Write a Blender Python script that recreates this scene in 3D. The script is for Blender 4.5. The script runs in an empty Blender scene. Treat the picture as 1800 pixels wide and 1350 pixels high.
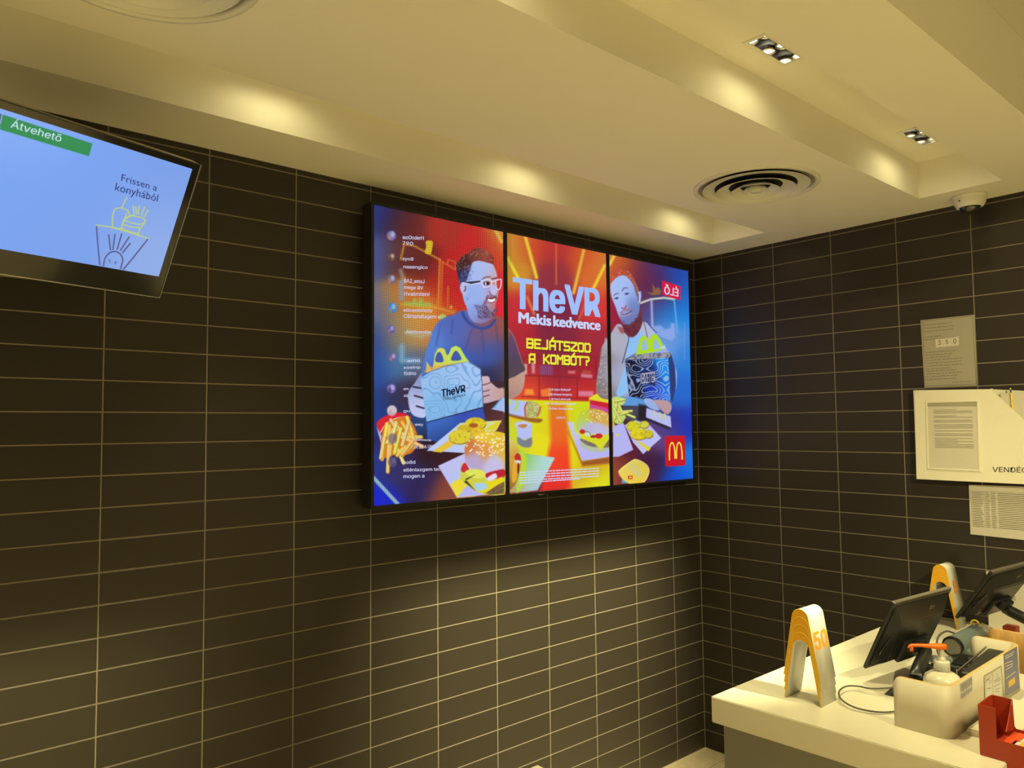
import bpy, bmesh, math, random
import numpy as np
from mathutils import Vector, Matrix
random.seed(7)
SC = bpy.context.scene
COL = SC.collection
# ------------------------------------------------------------------ camera
CAM_LOC = (-3.7313, -2.6478, 1.839)
CAM_ROT = (1.6281, 0.0101, -0.7134)
FPX = 1329.17
cd = bpy.data.cameras.new('camera'); cam = bpy.data.objects.new('camera', cd); COL.objects.link(cam)
cam.location = CAM_LOC; cam.rotation_euler = CAM_ROT
cd.sensor_width = 36; cd.lens = FPX / 1800 * 36; cd.clip_start = .05
SC.camera = cam
# ------------------------------------------------------------------ world, exposure
SC.view_settings.view_transform = 'Standard'; SC.view_settings.look = 'None'
SC.view_settings.exposure = 0.0; SC.view_settings.gamma = 1.0; SC.view_settings.use_curve_mapping = False
WARM = (1.0, .885, .43)
w = bpy.data.worlds.new('world'); SC.world = w; w.use_nodes = True
bg = w.node_tree.nodes['Background']; bg.inputs[0].default_value = (1.0, .88, .46, 1); bg.inputs[1].default_value = .16
LAMP_X = (-3.83, -2.74, -1.645, -.556)      # downlight fixtures in both ceiling troughs
T1_Y, T2_Y = -.425, -1.482
SPOT_W = .76
def spot(x, y, z, e, size=170, blend=.7, rad=.028, rx=0):
    l = bpy.data.lights.new('downlight_or_added_spot', 'SPOT'); l.energy = e; l.color = WARM  # name shared by the trough downlights and the unseen added spots
    l.spot_size = math.radians(size); l.spot_blend = blend; l.shadow_soft_size = rad
    o = bpy.data.objects.new('downlight_or_added_spot', l); COL.objects.link(o); o.location = (x, y, z); o.rotation_euler = (rx, 0, 0)
    return o
for lx in LAMP_X:
    for ly in (T1_Y, T2_Y):
        for s in (-.05, .05):
            spot(lx + s, ly, 2.972, SPOT_W * (1.0 if ly == T1_Y else 1.0))
            spot(lx + s, ly, 2.970, 34 if ly == T1_Y else 48, 56, .9, .02)      # the narrow core of the beam
ADDED_SPOTS = ((-1.22, 1300), (-3.75, 440))                # unseen spots added to brighten the lower left wall and the counter
for sx_, e_ in ADDED_SPOTS: spot(sx_, -2.60, 2.75, e_, 43, 1., .008, math.radians(53.5))
o_ = spot(-1.9, -3.3, 2.75, 200, 78, 1., .02); o_.rotation_euler = Vector((1.9, 1.55, -1.65)).to_track_quat('-Z', 'Y').to_euler()   # a third unseen spot, added to brighten the right wall
for (ax, ay) in ((-3.2, -4.2), (-1.2, -4.2), (-5.2, -3.2)):       # unseen area lamps added behind the camera to lift the overall brightness
    l = bpy.data.lights.new('added_hall_lamp', 'AREA'); l.energy = 60; l.spread = math.radians(95); l.size = .6; l.color = WARM
    o = bpy.data.objects.new('added_hall_lamp', l); COL.objects.link(o); o.location = (ax, ay, 3.3)

# ------------------------------------------------------------------ helpers
def rotm(r):
    rx, ry, rz = r
    cx, sx, cy, sy, cz, sz = np.cos(rx), np.sin(rx), np.cos(ry), np.sin(ry), np.cos(rz), np.sin(rz)
    return np.array([[cz, -sz, 0], [sz, cz, 0], [0, 0, 1]]) @ np.array([[cy, 0, sy], [0, 1, 0], [-sy, 0, cy]]) @ np.array([[1, 0, 0], [0, cx, -sx], [0, sx, cx]])
RM = rotm(CAM_ROT); CC = np.array(CAM_LOC)
def ray(x, y): return RM @ np.array([(x - 900) / FPX, -(y - 675) / FPX, -1.])
def at(x, y, ax, v):
    """measured photograph point -> the point of the plane axis=v"""
    d = ray(x, y); return CC + d * ((v - CC[ax]) / d[ax])
def topx(P):
    d = (np.asarray(P, float) - CC) @ RM
    return np.stack([900 + FPX * d[..., 0] / -d[..., 2], 675 - FPX * d[..., 1] / -d[..., 2]], -1)

def lin(c):
    c = np.asarray(c, float) / 255.
    return np.where(c <= .04045, c / 12.92, ((c + .055) / 1.055) ** 2.4)
MATS = {}
def mat(name, col, rough=.5, metal=0., emit=None, es=1., coat=0., var=0., bump=0., bscale=40., spec=.5, alpha=1., trans=0.):
    if name in MATS: return MATS[name]
    m = bpy.data.materials.new(name); m.use_nodes = True; nt = m.node_tree; b = nt.nodes['Principled BSDF']
    b.inputs['Base Color'].default_value = (*col, 1); b.inputs['Roughness'].default_value = rough; b.inputs['Metallic'].default_value = metal
    b.inputs['Specular IOR Level'].default_value = spec
    if coat: b.inputs['Coat Weight'].default_value = coat; b.inputs['Coat Roughness'].default_value = .1
    if trans: b.inputs['Transmission Weight'].default_value = trans
    if alpha < 1: b.inputs['Alpha'].default_value = alpha
    if emit is not None: b.inputs['Emission Color'].default_value = (*emit, 1); b.inputs['Emission Strength'].default_value = es
    tc = nt.nodes.new('ShaderNodeTexCoord')
    if var:
        oi = nt.nodes.new('ShaderNodeObjectInfo'); no = nt.nodes.new('ShaderNodeTexNoise'); no.inputs['Scale'].default_value = 3
        nt.links.new(tc.outputs['Object'], no.inputs['Vector'])
        ad = nt.nodes.new('ShaderNodeMath'); ad.operation = 'ADD'
        nt.links.new(oi.outputs['Random'], ad.inputs[0]); nt.links.new(no.outputs['Fac'], ad.inputs[1])
        mr = nt.nodes.new('ShaderNodeMapRange'); mr.inputs[1].default_value = 0; mr.inputs[2].default_value = 2
        mr.inputs[3].default_value = 1 - var; mr.inputs[4].default_value = 1 + var
        nt.links.new(ad.outputs[0], mr.inputs[0])
        mx = nt.nodes.new('ShaderNodeVectorMath'); mx.operation = 'SCALE'; mx.inputs[0].default_value = col
        nt.links.new(mr.outputs[0], mx.inputs['Scale']); nt.links.new(mx.outputs[0], b.inputs['Base Color'])
    if bump:
        no = nt.nodes.new('ShaderNodeTexNoise'); no.inputs['Scale'].default_value = bscale
        bu = nt.nodes.new('ShaderNodeBump'); bu.inputs['Strength'].default_value = bump; bu.inputs['Distance'].default_value = .002
        nt.links.new(tc.outputs['Object'], no.inputs['Vector']); nt.links.new(no.outputs['Fac'], bu.inputs['Height']); nt.links.new(bu.outputs[0], b.inputs['Normal'])
    MATS[name] = m; return m
def wood(name, c1, c2, scale=6, rough=.5):
    if name in MATS: return MATS[name]
    m = mat(name, c1, rough); nt = m.node_tree; b = nt.nodes['Principled BSDF']
    tc = nt.nodes.new('ShaderNodeTexCoord'); mp = nt.nodes.new('ShaderNodeMapping'); mp.inputs['Scale'].default_value = (scale * 4, scale * 4, scale)
    no = nt.nodes.new('ShaderNodeTexNoise'); no.inputs['Scale'].default_value = 2.5; no.inputs['Detail'].default_value = 6
    cr = nt.nodes.new('ShaderNodeValToRGB'); cr.color_ramp.elements[0].position = .35; cr.color_ramp.elements[1].position = .65
    cr.color_ramp.elements[0].color = (*c1, 1); cr.color_ramp.elements[1].color = (*c2, 1)
    nt.links.new(tc.outputs['Object'], mp.inputs[0]); nt.links.new(mp.outputs[0], no.inputs['Vector']); nt.links.new(no.outputs['Fac'], cr.inputs[0]); nt.links.new(cr.outputs[0], b.inputs['Base Color'])
    return m
M_TILE = mat('wall_tile_glaze', (.035, .0285, .0235), .36, spec=.35, var=.12, bump=.05, bscale=8)
M_GROUT = mat('grout', (.27, .245, .19), .9, bump=.2)
M_PAINT = mat('ceiling_paint', (.80, .77, .68), .75, bump=.05, bscale=90)
M_WHITE = mat('white_enamel', (.78, .76, .70), .4)
M_VENT = mat('vent_enamel', (.72, .71, .64), .35)
M_COUNTER = mat('solid_surface', (.80, .76, .63), .24, bump=.02)
M_BODY = mat('grey_laminate', (.25, .24, .215), .5)
M_BLACK = mat('black_plastic', (.018, .018, .019), .35)
M_GLOSS = mat('gloss_black', (.012, .012, .016), .09, coat=.6)
M_HOUSE = mat('display_housing', (.012, .012, .012), .5)
M_DARK = mat('dark_void', (.006, .006, .006), .7)
M_CHROME = mat('brushed_reflector', (.75, .73, .68), .14, 1.)
M_METAL = mat('satin_metal', (.42, .41, .38), .3, 1.)
M_LAMP = mat('lamp_glow', (1, .95, .8), .5, emit=(1, .93, .72), es=14)
M_ORANGE = mat('orange_plastic', (.86, .42, .02), .4)
M_TENT = mat('white_plastic', (.68, .67, .64), .35)
M_PUMP = mat('pump_orange', (.9, .17, .01), .35)
M_BOTTLE = mat('bottle_plastic', (.66, .64, .52), .3, coat=.2)
M_PLYEDGE = wood('plywood_edge', (.62, .40, .14), (.75, .52, .22), 8)
M_OAK = wood('oak_veneer', (.36, .19, .05), (.50, .29, .09), 3)
M_RED = mat('red_plastic', (.42, .045, .015), .4)
M_REDB = mat('bright_red_card', (.75, .09, .02), .5)
M_SLATE = mat('slate_blue_plastic', (.14, .18, .19), .35)
M_PAPER = mat('paper', (.62, .58, .50), .7)
M_LAMIN = mat('laminated_paper', (.40, .37, .30), .3)
M_ACRYL = mat('white_acrylic', (.84, .80, .66), .25)
M_INK = mat('ink', (.03, .03, .03), .6)
M_INKG = mat('faded_ink', (.17, .15, .11), .6)
M_FLOOR = wood('floor_tile_body', (.60, .50, .35), (.68, .58, .41), 2, .4)
M_FJOINT = mat('floor_joint', (.10, .08, .05), .8)
M_CABLE = mat('cable_sheath', (.10, .10, .09), .4)
M_BLUE = mat('sticker_violet', (.20, .20, .34), .5)
M_GOLD = mat('sticker_gold', (.80, .48, .08), .5)
M_YEL = mat('yellow_plastic', (.85, .60, .03), .4)
M_DOME = mat('smoked_dome', (.02, .02, .02), .06, coat=1.)
def emi(name, rgb255):
    return mat('lit_' + name, (0, 0, 0), .4, emit=tuple(lin(rgb255)), es=1.0)

def finish(o, m, parent=None, smooth=False):
    if m is not None and not o.data.materials: o.data.materials.append(m)
    COL.objects.link(o)
    if parent is not None:
        o.parent = parent; o.matrix_parent_inverse = parent.matrix_basis.inverted()
    if smooth:
        for p in o.data.polygons: p.use_smooth = True
    return o
def obj(name, bm, m, parent=None, smooth=False):
    me = bpy.data.meshes.new(name); bm.to_mesh(me); bm.free()
    return finish(bpy.data.objects.new(name, me), m, parent, smooth)
def tag(o, label, cat, group=None):
    o['label'] = label; o['category'] = cat
    if group: o['group'] = group
    return o
def thing(name, label, cat, loc=(0, 0, 0), group=None, rz=0):
    o = bpy.data.objects.new(name, None); COL.objects.link(o); o.location = loc; o.rotation_euler = (0, 0, rz); o.empty_display_size = .05
    return tag(o, label, cat, group)
def struct(o): o['kind'] = 'structure'; return o
def box(bm, x0, x1, y0, y1, z0, z1, bev=0, seg=2):
    r = bmesh.ops.create_cube(bm, size=1)
    vs = r['verts']
    for v in vs: v.co = Vector(((x0 + x1) / 2 + v.co.x * (x1 - x0), (y0 + y1) / 2 + v.co.y * (y1 - y0), (z0 + z1) / 2 + v.co.z * (z1 - z0)))
    if bev:
        es = list({e for v in vs for e in v.link_edges})
        bmesh.ops.bevel(bm, geom=es, offset=bev, segments=seg, affect='EDGES', profile=.5)
    return bm
def mkbox(name, m, parent, *a, bev=0, seg=2):
    return obj(name, box(bmesh.new(), *a, bev=bev, seg=seg), m, parent, False)
def prism(bm, pts2, fn, d0, d1):
    """closed outline pts2 mapped by fn(a,b,d) and extruded d0..d1"""
    a = [bm.verts.new(fn(p[0], p[1], d0)) for p in pts2]; b = [bm.verts.new(fn(p[0], p[1], d1)) for p in pts2]
    n = len(a); bm.faces.new(a); bm.faces.new(b[::-1])
    for i in range(n): bm.faces.new((a[i], b[i], b[(i + 1) % n], a[(i + 1) % n]))
    bmesh.ops.recalc_face_normals(bm, faces=bm.faces[:]); return bm
def lathe(bm, prof, c, n=40, mtx=None):
    rings = []
    for r, z in prof:
        if r < 1e-6:
            v = bm.verts.new((0, 0, z)); rings.append([v] * n)
        else: rings.append([bm.verts.new((r * math.cos(2 * math.pi * i / n), r * math.sin(2 * math.pi * i / n), z)) for i in range(n)])
    for A, B in zip(rings, rings[1:]):
        for i in range(n):
            f = []
            for v in (A[i], A[(i + 1) % n], B[(i + 1) % n], B[i]):
                if v not in f: f.append(v)
            if len(f) > 2:
                try: bm.faces.new(f)
                except ValueError: pass
    vs = {v for r in rings for v in r}
    for v in vs:
        if mtx is not None: v.co = mtx @ v.co
        v.co += Vector(c)
    bmesh.ops.recalc_face_normals(bm, faces=bm.faces[:])
    return bm
def tube(bm, pts, r, n=8, closed=False):
    P = [Vector(p) for p in pts]; rings = []
    for i, p in enumerate(P):
        t = (P[min(i + 1, len(P) - 1)] - P[max(i - 1, 0)]).normalized()
        up = Vector((0, 0, 1)) if abs(t.z) < .9 else Vector((1, 0, 0))
        a = t.cross(up).normalized(); b = t.cross(a)
        rr = r[i] if isinstance(r, (list, tuple)) else r
        rings.append([bm.verts.new(p + a * rr * math.cos(2 * math.pi * k / n) + b * rr * math.sin(2 * math.pi * k / n)) for k in range(n)])
    for A, B in zip(rings, rings[1:]):
        for k in range(n): bm.faces.new((A[k], A[(k + 1) % n], B[(k + 1) % n], B[k]))
    bm.faces.new(rings[0][::-1]); bm.faces.new(rings[-1])
    bmesh.ops.recalc_face_normals(bm, faces=bm.faces[:]); return bm
def smooth_path(P, k=6, closed=False):
    P = [np.array(p, float) for p in P]; n = len(P); out = []
    rng = range(n) if closed else range(n - 1)
    for i in rng:
        if closed: a, b, c, d = P[i - 1], P[i], P[(i + 1) % n], P[(i + 2) % n]
        else: a, b, c, d = P[max(i - 1, 0)], P[i], P[i + 1], P[min(i + 2, n - 1)]
        for j in range(k):
            t = j / k
            out.append(.5 * (2 * b + (c - a) * t + (2 * a - 5 * b + 4 * c - d) * t * t + (3 * b - a - 3 * c + d) * t ** 3))
    if not closed: out.append(P[-1])
    return out

class Frame:
    """a flat face: origin, unit right, unit up, outward normal"""
    def __init__(s, o, u, v):
        s.o = np.array(o, float); s.u = np.array(u, float); s.u /= np.linalg.norm(s.u); s.v = np.array(v, float); s.v /= np.linalg.norm(s.v); s.n = np.cross(s.u, s.v)
    def px(s, x, y):
        d = ray(x, y); t = ((s.o - CC) @ s.n) / (d @ s.n); q = CC + d * t - s.o
        return np.array([q @ s.u, q @ s.v])
    def P(s, a, b, lift=0): return Vector(s.o + s.u * a + s.v * b + s.n * lift)
FONT = None
try:        # the sans serif that ships with Blender; the built-in one otherwise
    import os
    FONT = bpy.data.fonts.load(os.path.join(bpy.utils.system_resource('DATAFILES', path='fonts'), 'Inter.woff2'))
except Exception: FONT = None
def raw_text(body, bold, space, plain=False):
    if FONT: bold = 0
    cu = bpy.data.curves.new('t', 'FONT'); cu.body = body; cu.offset = bold; cu.resolution_u = 3; cu.space_character = space
    if FONT and not plain: cu.font = FONT
    to = bpy.data.objects.new('t', cu); COL.objects.link(to)
    dg = bpy.context.evaluated_depsgraph_get(); me = bpy.data.meshes.new_from_object(to.evaluated_get(dg))
    bpy.data.objects.remove(to); return me
_h = raw_text('H', 0, 1); CAPH = max(v.co.y for v in _h.vertices); bpy.data.meshes.remove(_h)
_h = raw_text('H', 0, 1, True); CAPB = max(v.co.y for v in _h.vertices); bpy.data.meshes.remove(_h)
def text(body, fr, p0, p1, pt, m, parent, bold=0, lift=.0012, name='lettering', px=True, cap=None, mirror=False, space=1.0, fat=0, plain=False):
    """lettering printed on the face fr: p0-p1 is the baseline, pt a point at capital height over p0"""
    me = raw_text(body, bold, space, plain)
    if px: p0, p1, pt = fr.px(*p0), fr.px(*p1), fr.px(*pt)
    p0, p1, pt = map(np.array, (p0, p1, pt))
    n = len(me.vertices); co = np.empty(n * 3); me.vertices.foreach_get('co', co); co = co.reshape(-1, 3)
    x0, x1 = co[:, 0].min(), co[:, 0].max(); bo = 0 if FONT else bold; ch = (CAPB if plain else CAPH) + bo * 2
    ex = (p1 - p0); ey = (pt - p0)
    sx = (co[:, 0] - x0) / (x1 - x0); sy = (co[:, 1] + bo) / ch
    if mirror: sx = 1 - sx
    A = p0 + np.outer(sx, ex) + np.outer(sy, ey)
    W = fr.o + np.outer(A[:, 0], fr.u) + np.outer(A[:, 1], fr.v) + fr.n * lift
    me.vertices.foreach_set('co', W.ravel()); me.update(); me.name = name
    if FONT and bold > 0 and not fat: fat = bold * np.linalg.norm(ex) / (x1 - x0)
    if fat:      # a heavier weight: the same letters repeated a hair to each side
        b_ = bmesh.new(); e_ = ex / np.linalg.norm(ex); g_ = ey / np.linalg.norm(ey)
        for n_, (k_, m_) in enumerate(((0, 0), (-1, -.4), (1, -.4), (-1, .4), (1, .4))):
            n0_ = len(b_.verts); b_.from_mesh(me); b_.verts.ensure_lookup_table(); d2 = e_ * fat * k_ + g_ * fat * m_
            sh_ = Vector(fr.u * d2[0] + fr.v * d2[1] + fr.n * .00012 * n_)
            for v_ in b_.verts[n0_:]: v_.co += sh_
        b_.to_mesh(me); b_.free()
    me.materials.clear()
    return finish(bpy.data.objects.new(name, me), m, parent)
def ribbons(name, fr, lines, w, m, parent, lift=.001, px=True, square=True):
    bm = bmesh.new()
    for L in lines:
        pts = [np.array(fr.px(*p) if px else p) for p in L]
        for a, b in zip(pts, pts[1:]):
            d = b - a; l = np.linalg.norm(d)
            if l < 1e-7: continue
            d /= l; q = np.array([-d[1], d[0]]) * w / 2; e = d * (w / 2 if square else 0)
            bm.faces.new([bm.verts.new(fr.P(*c, lift)) for c in (a - e - q, b + e - q, b + e + q, a - e + q)])
    return obj(name, bm, m, parent)
def rects(name, fr, rs, m, parent, lift=.001):
    bm = bmesh.new()
    for a0, a1, b0, b1 in rs: bm.faces.new([bm.verts.new(fr.P(*c, lift)) for c in ((a0, b0), (a1, b0), (a1, b1), (a0, b1))])
    return obj(name, bm, m, parent)
def poly(name, fr, pts, m, parent, lift=.001, px=True):
    bm = bmesh.new(); bm.faces.new([bm.verts.new(fr.P(*(fr.px(*p) if px else p), lift)) for p in pts])
    return obj(name, bm, m, parent)
def printed_lines(name, fr, a0, a1, b1, b0, n, m, parent, h=.0022, seed=1, short=.2, words=True):
    rnd = random.Random(seed); rs = []
    for i in range(n):
        b = b1 + (b0 - b1) * i / max(n - 1, 1); end = a1 - (a1 - a0) * (rnd.random() * short if rnd.random() < .7 else rnd.random() * .6)
        a = a0
        while a < end:
            l = rnd.uniform(.006, .018) if words else end - a
            rs.append((a, min(a + l, end), b - h / 2, b + h / 2)); a += l + .003
    return rects(name, fr, rs, m, parent)

# ------------------------------------------------------------------ room shell
H = 2.822; W_T = .3212; O_L = .2551; O_R = .1911; RH = .1
TROUGH_TOP = 2.982; X0 = -7.5; Y0 = -6.5
wall_left = struct(mkbox('wall_left', M_GROUT, None, X0, .12, 0.0016, .12, 0, 3.42))
wall_right = struct(mkbox('wall_right', M_GROUT, None, .0016, .12, Y0, .0016, 0, 3.42))
def tile_mesh(cache, w_, h_, wall):
    key = (round(w_, 4), round(h_, 4), wall)
    if key not in cache:
        bm = bmesh.new(); d = .006; c = .0009
        # front face towards the room, chamfered rim
        def V(a, b, dd): return (a, dd, b) if wall == 'L' else (dd, a, b)
        f = [bm.verts.new(V(a * (w_ / 2 - c), b * (h_ / 2 - c), 0)) for a, b in ((-1, -1), (1, -1), (1, 1), (-1, 1))]
        g = [bm.verts.new(V(a * w_ / 2, b * h_ / 2, c)) for a, b in ((-1, -1), (1, -1), (1, 1), (-1, 1))]
        h = [bm.verts.new(V(a * w_ / 2, b * h_ / 2, d)) for a, b in ((-1, -1), (1, -1), (1, 1), (-1, 1))]
        bm.faces.new(f); bm.faces.new(h[::-1])
        for i in range(4):
            j = (i + 1) % 4
            bm.faces.new((f[i], g[i], g[j], f[j])); bm.faces.new((g[i], h[i], h[j], g[j]))
        bmesh.ops.recalc_face_normals(bm, faces=bm.faces[:])
        me = bpy.data.meshes.new('tile'); bm.to_mesh(me); bm.free(); me.materials.append(M_TILE); cache[key] = me
    return cache[key]
def tile_wall(wall, parent, off, ncol):
    cells = []; G = .0021
    edges = [0.0] + [off + i * W_T for i in range(ncol)]
    zs = [i * RH for i in range(29)] + [H]
    for i in range(len(edges) - 1):
        for k in range(len(zs) - 1):
            a0, a1, z0, z1 = edges[i], edges[i + 1], zs[k], zs[k + 1]
            c = (a0 + a1) / 2
            P = [(-a, 0, z) if wall == 'L' else (0, -a, z) for a in (a0, a1) for z in (z0, z1)]
            q = topx(P); dep = -((np.array(P) - CC) @ RM)[:, 2]
            vis = (dep > .3).all() and q[:, 0].max() > 0 and q[:, 0].min() < 1800 and q[:, 1].max() > 0 and q[:, 1].min() < 1350
            ar = (q[:, 0].max() - q[:, 0].min()) * (q[:, 1].max() - q[:, 1].min()) if vis else 0
            cells.append((ar, c, a1 - a0 - 2 * G, z0, z1))
    cells.sort(key=lambda t: -t[0]); cache = {}; rest = bmesh.new(); n = 0
    for ar, c, w_, z0, z1 in cells:
        top = .001 if z1 >= H - 1e-6 else G
        h_ = (z1 - top) - (z0 + G); zc = (z0 + G + z1 - top) / 2
        loc = Vector((-c, 0, zc)) if wall == 'L' else Vector((0, -c, zc))
        me = tile_mesh(cache, w_, h_, wall)
        if ar > 0 and n < 298:
            o = bpy.data.objects.new('tile', me); COL.objects.link(o); o.location = loc; o.parent = parent; n += 1
        else:
            t = bmesh.new(); t.from_mesh(me)
            for v in t.verts: v.co += loc
            mp = {v: rest.verts.new(v.co) for v in t.verts}
            for f in t.faces: rest.faces.new([mp[v] for v in f.verts])
            t.free()
    r = obj('tile_field', rest, M_TILE, parent); r['kind'] = 'stuff'
tile_wall('L', wall_left, O_L, 23)
tile_wall('R', wall_right, O_R, 20)
struct(mkbox('wall_upper', M_PAINT, None, -.02, .0010, Y0, -1.936, H + .0005, 3.40))
# floor with large beige tiles
floor = struct(mkbox('floor', M_FJOINT, None, X0, .12, Y0, .12, -.1, -.002))
fj = at(1255, 1345, 2, 0)
rest = bmesh.new(); TW, TL = .30, .60
jy = fj[1]; jx = fj[0] - .04
for iy in range(-3, 22):
    for ix in range(-14, 4):
        xa = jx + ix * TL + (iy % 2) * TL / 2; ya = jy - iy * TW
        x0_, x1_, y0_, y1_ = max(xa, X0) + .0012, min(xa + TL, 0) - .0012, max(ya - TW, Y0) + .0012, min(ya, 0) - .0012
        if x1_ - x0_ < .02 or y1_ - y0_ < .02: continue
        q = topx([(x, y, 0) for x in (x0_, x1_) for y in (y0_, y1_)])
        if q[:, 0].max() > 0 and q[:, 0].min() < 1500 and q[:, 1].min() < 1360 and x0_ > -3 and y0_ > -1.4 and q[:, 1].max() > 0:
            mkbox('floor_tile', M_FLOOR, floor, x0_, x1_, y0_, y1_, -.008, 0)
        else: box(rest, x0_, x1_, y0_, y1_, -.008, 0)
r = obj('floor_tile_field', rest, M_FLOOR, floor); r['kind'] = 'stuff'
# ceiling with two lamp troughs, and the higher hall ceiling beyond the step
T1 = (-.613, -.300); T2 = (-1.675, -1.355); XE = -.242; STEP = -1.936
bm = bmesh.new()
for y0, y1 in ((T1[1], 0), (T2[1], T1[0]), (STEP, T2[0])): box(bm, X0, 0, y0, y1, H, TROUGH_TOP + .1)
for y0, y1 in (T1, T2): box(bm, XE, 0, y0, y1, H, TROUGH_TOP + .1)
box(bm, X0, 0, STEP, STEP + .12, TROUGH_TOP + .101, 3.42)
struct(obj('ceiling', bm, M_PAINT))
LW, LD = .205, .055     # opening of a downlight
for nm, (y0, y1), ly in (('ceiling', T1, T1_Y), ('ceiling', T2, T2_Y)):
    bm = bmesh.new(); z0, z1 = TROUGH_TOP, TROUGH_TOP + .08
    box(bm, X0, XE, y0, ly - LD / 2, z0, z1); box(bm, X0, XE, ly + LD / 2, y1, z0, z1)
    xs = [X0] + [v for x in LAMP_X for v in (x - LW / 2, x + LW / 2)] + [XE]
    for i in range(0, len(xs), 2): box(bm, xs[i], xs[i + 1], ly - LD / 2, ly + LD / 2, z0, z1)
    struct(obj('ceiling', bm, M_PAINT))
struct(mkbox('ceiling', M_PAINT, None, X0, .12, Y0, STEP, 3.40, 3.5))
# grey lip where the counter meets the tiled wall
# ------------------------------------------------------------------ downlights
LBL = {(-1.645, T2_Y): 'recessed twin downlight in the front ceiling trough, nearer the photographer',
       (-.556, T2_Y): 'recessed twin downlight in the front ceiling trough, above the dome camera',
       (-2.74, T2_Y): 'recessed twin downlight at the near end of the front ceiling trough',
       (-3.83, T2_Y): 'recessed twin downlight farthest from the corner in the front ceiling trough',
       (-.556, T1_Y): 'recessed twin downlight in the rear ceiling trough, over the right display',
       (-1.645, T1_Y): 'recessed twin downlight in the rear ceiling trough, over the middle display',
       (-2.74, T1_Y): 'recessed twin downlight in the rear ceiling trough, beside the tilted television',
       (-3.83, T1_Y): 'recessed twin downlight in the rear ceiling trough, farthest from the corner'}
for lx in LAMP_X:
    for ly in (T1_Y, T2_Y):
        t = thing('downlight', LBL[(lx, ly)], 'downlight', (lx, ly, TROUGH_TOP), 'recessed downlights in the ceiling troughs')
        bm = bmesh.new(); f = .014
        for a in ((lx - LW / 2 - f, lx + LW / 2 + f, ly + LD / 2, ly + LD / 2 + f), (lx - LW / 2 - f, lx + LW / 2 + f, ly - LD / 2 - f, ly - LD / 2),
                  (lx - LW / 2 - f, lx - LW / 2, ly - LD / 2, ly + LD / 2), (lx + LW / 2, lx + LW / 2 + f, ly - LD / 2, ly + LD / 2)):
            box(bm, *a, TROUGH_TOP - .003, TROUGH_TOP + .002)
        obj('flange', bm, M_VENT, t)
        bm = bmesh.new(); z0, z1 = TROUGH_TOP - .002, TROUGH_TOP + .07; e = .002
        for s in (-1, 1):
            box(bm, lx - LW / 2, lx + LW / 2, ly + s * LD / 2 - (e if s > 0 else 0), ly + s * LD / 2 + (0 if s > 0 else e), z0, z1)
            box(bm, lx + s * LW / 2 - (e if s > 0 else 0), lx + s * LW / 2 + (0 if s > 0 else e), ly - LD / 2 + e, ly + LD / 2 - e, z0, z1)
        obj('reflector', bm, M_CHROME, t)
        mkbox('back_plate', M_DARK, t, lx - LW / 2 + e, lx + LW / 2 - e, ly - LD / 2 + e, ly + LD / 2 - e, z1 - .02, z1)
        for s in (-.05, .05):
            rg = obj('lamp_ring', lathe(bmesh.new(), [(.0245, .042), (.0245, .030), (.021, .026), (.018, .030), (.018, .042)], (lx + s, ly, TROUGH_TOP), 24), M_CHROME, t, True)
            obj('lamp_face', lathe(bmesh.new(), [(0, .034), (.010, .035), (.0178, .037)], (lx + s, ly, TROUGH_TOP), 20), M_LAMP, rg, True)
for (sx_, e_), lb in zip(ADDED_SPOTS, ('unseen black spot lamp with barn door, added to light wall and counter', 'unseen black spot lamp with barn door, added by the camera to light the left wall')):
    t = thing('added_spotlight', lb, 'added_spotlight', (sx_, -2.60, 3.40), 'added hanging spotlights with barn doors')  # invented fixtures for the two added spots, out of view
    obj('rod', tube(bmesh.new(), [(sx_, -2.70, 2.86), (sx_, -2.70, 3.40)], .008, 8), M_BLACK, t)
    obj('lamp_head', tube(bmesh.new(), [(sx_, -2.62, 2.767), (sx_, -2.72, 2.85)], .045, 16), M_BLACK, t, True)
    mkbox('added_barn_door', M_BLACK, t, sx_ - .30, sx_ + .30, -2.402, -2.40, 2.633, 2.80)  # unseen plate added to cut the beam straight across the wall
    mkbox('bracket', M_BLACK, t, sx_ - .01, sx_ + .01, -2.68, -2.402, 2.79, 2.80)
# ------------------------------------------------------------------ round air diffusers
def vent(cx, cy, label):
    t = thing('air_diffuser', label, 'vent', (cx, cy, H), 'round ceiling air diffusers')
    obj('flange', lathe(bmesh.new(), [(.250, 0), (.249, -.006), (.240, -.009), (.231, -.008), (.2285, -.002), (.228, .0)], (cx, cy, H), 72), M_VENT, t, True)
    obj('back_plate', lathe(bmesh.new(), [(0, -.0008), (.205, -.0008)], (cx, cy, H), 48), M_DARK, t)  # black disc stands in for the shade inside the diffuser
    obj('groove_shade_ring', lathe(bmesh.new(), [(.206, -.0011), (.2275, -.0011)], (cx, cy, H), 64), M_BODY, t)  # grey ring carries the shade of the groove in its colour
    for ro, ri, zl in ((.212, .163, -.0095), (.158, .106, -.021), (.098, .060, -.024), (.052, .030, -.025)):
        obj('cone_ring', lathe(bmesh.new(), [(ri, -.0022), (ro - .001, zl), (ro, zl - .0018), (ro + .0012, zl), (ri + .003, -.0012), (ri, -.0022)], (cx, cy, H), 64), M_VENT, t, True)
    obj('hub', lathe(bmesh.new(), [(0, -.028), (.022, -.027), (.026, -.022), (.020, -.001), (0, -.001)], (cx, cy, H), 24), M_VENT, t, True)
vent(-.962, -.995, 'round white air diffuser in the ceiling near the far corner, fully in view')
vent(-3.315, -1.0, 'round white air diffuser above the tilted television, cut by the top of the picture')
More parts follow.
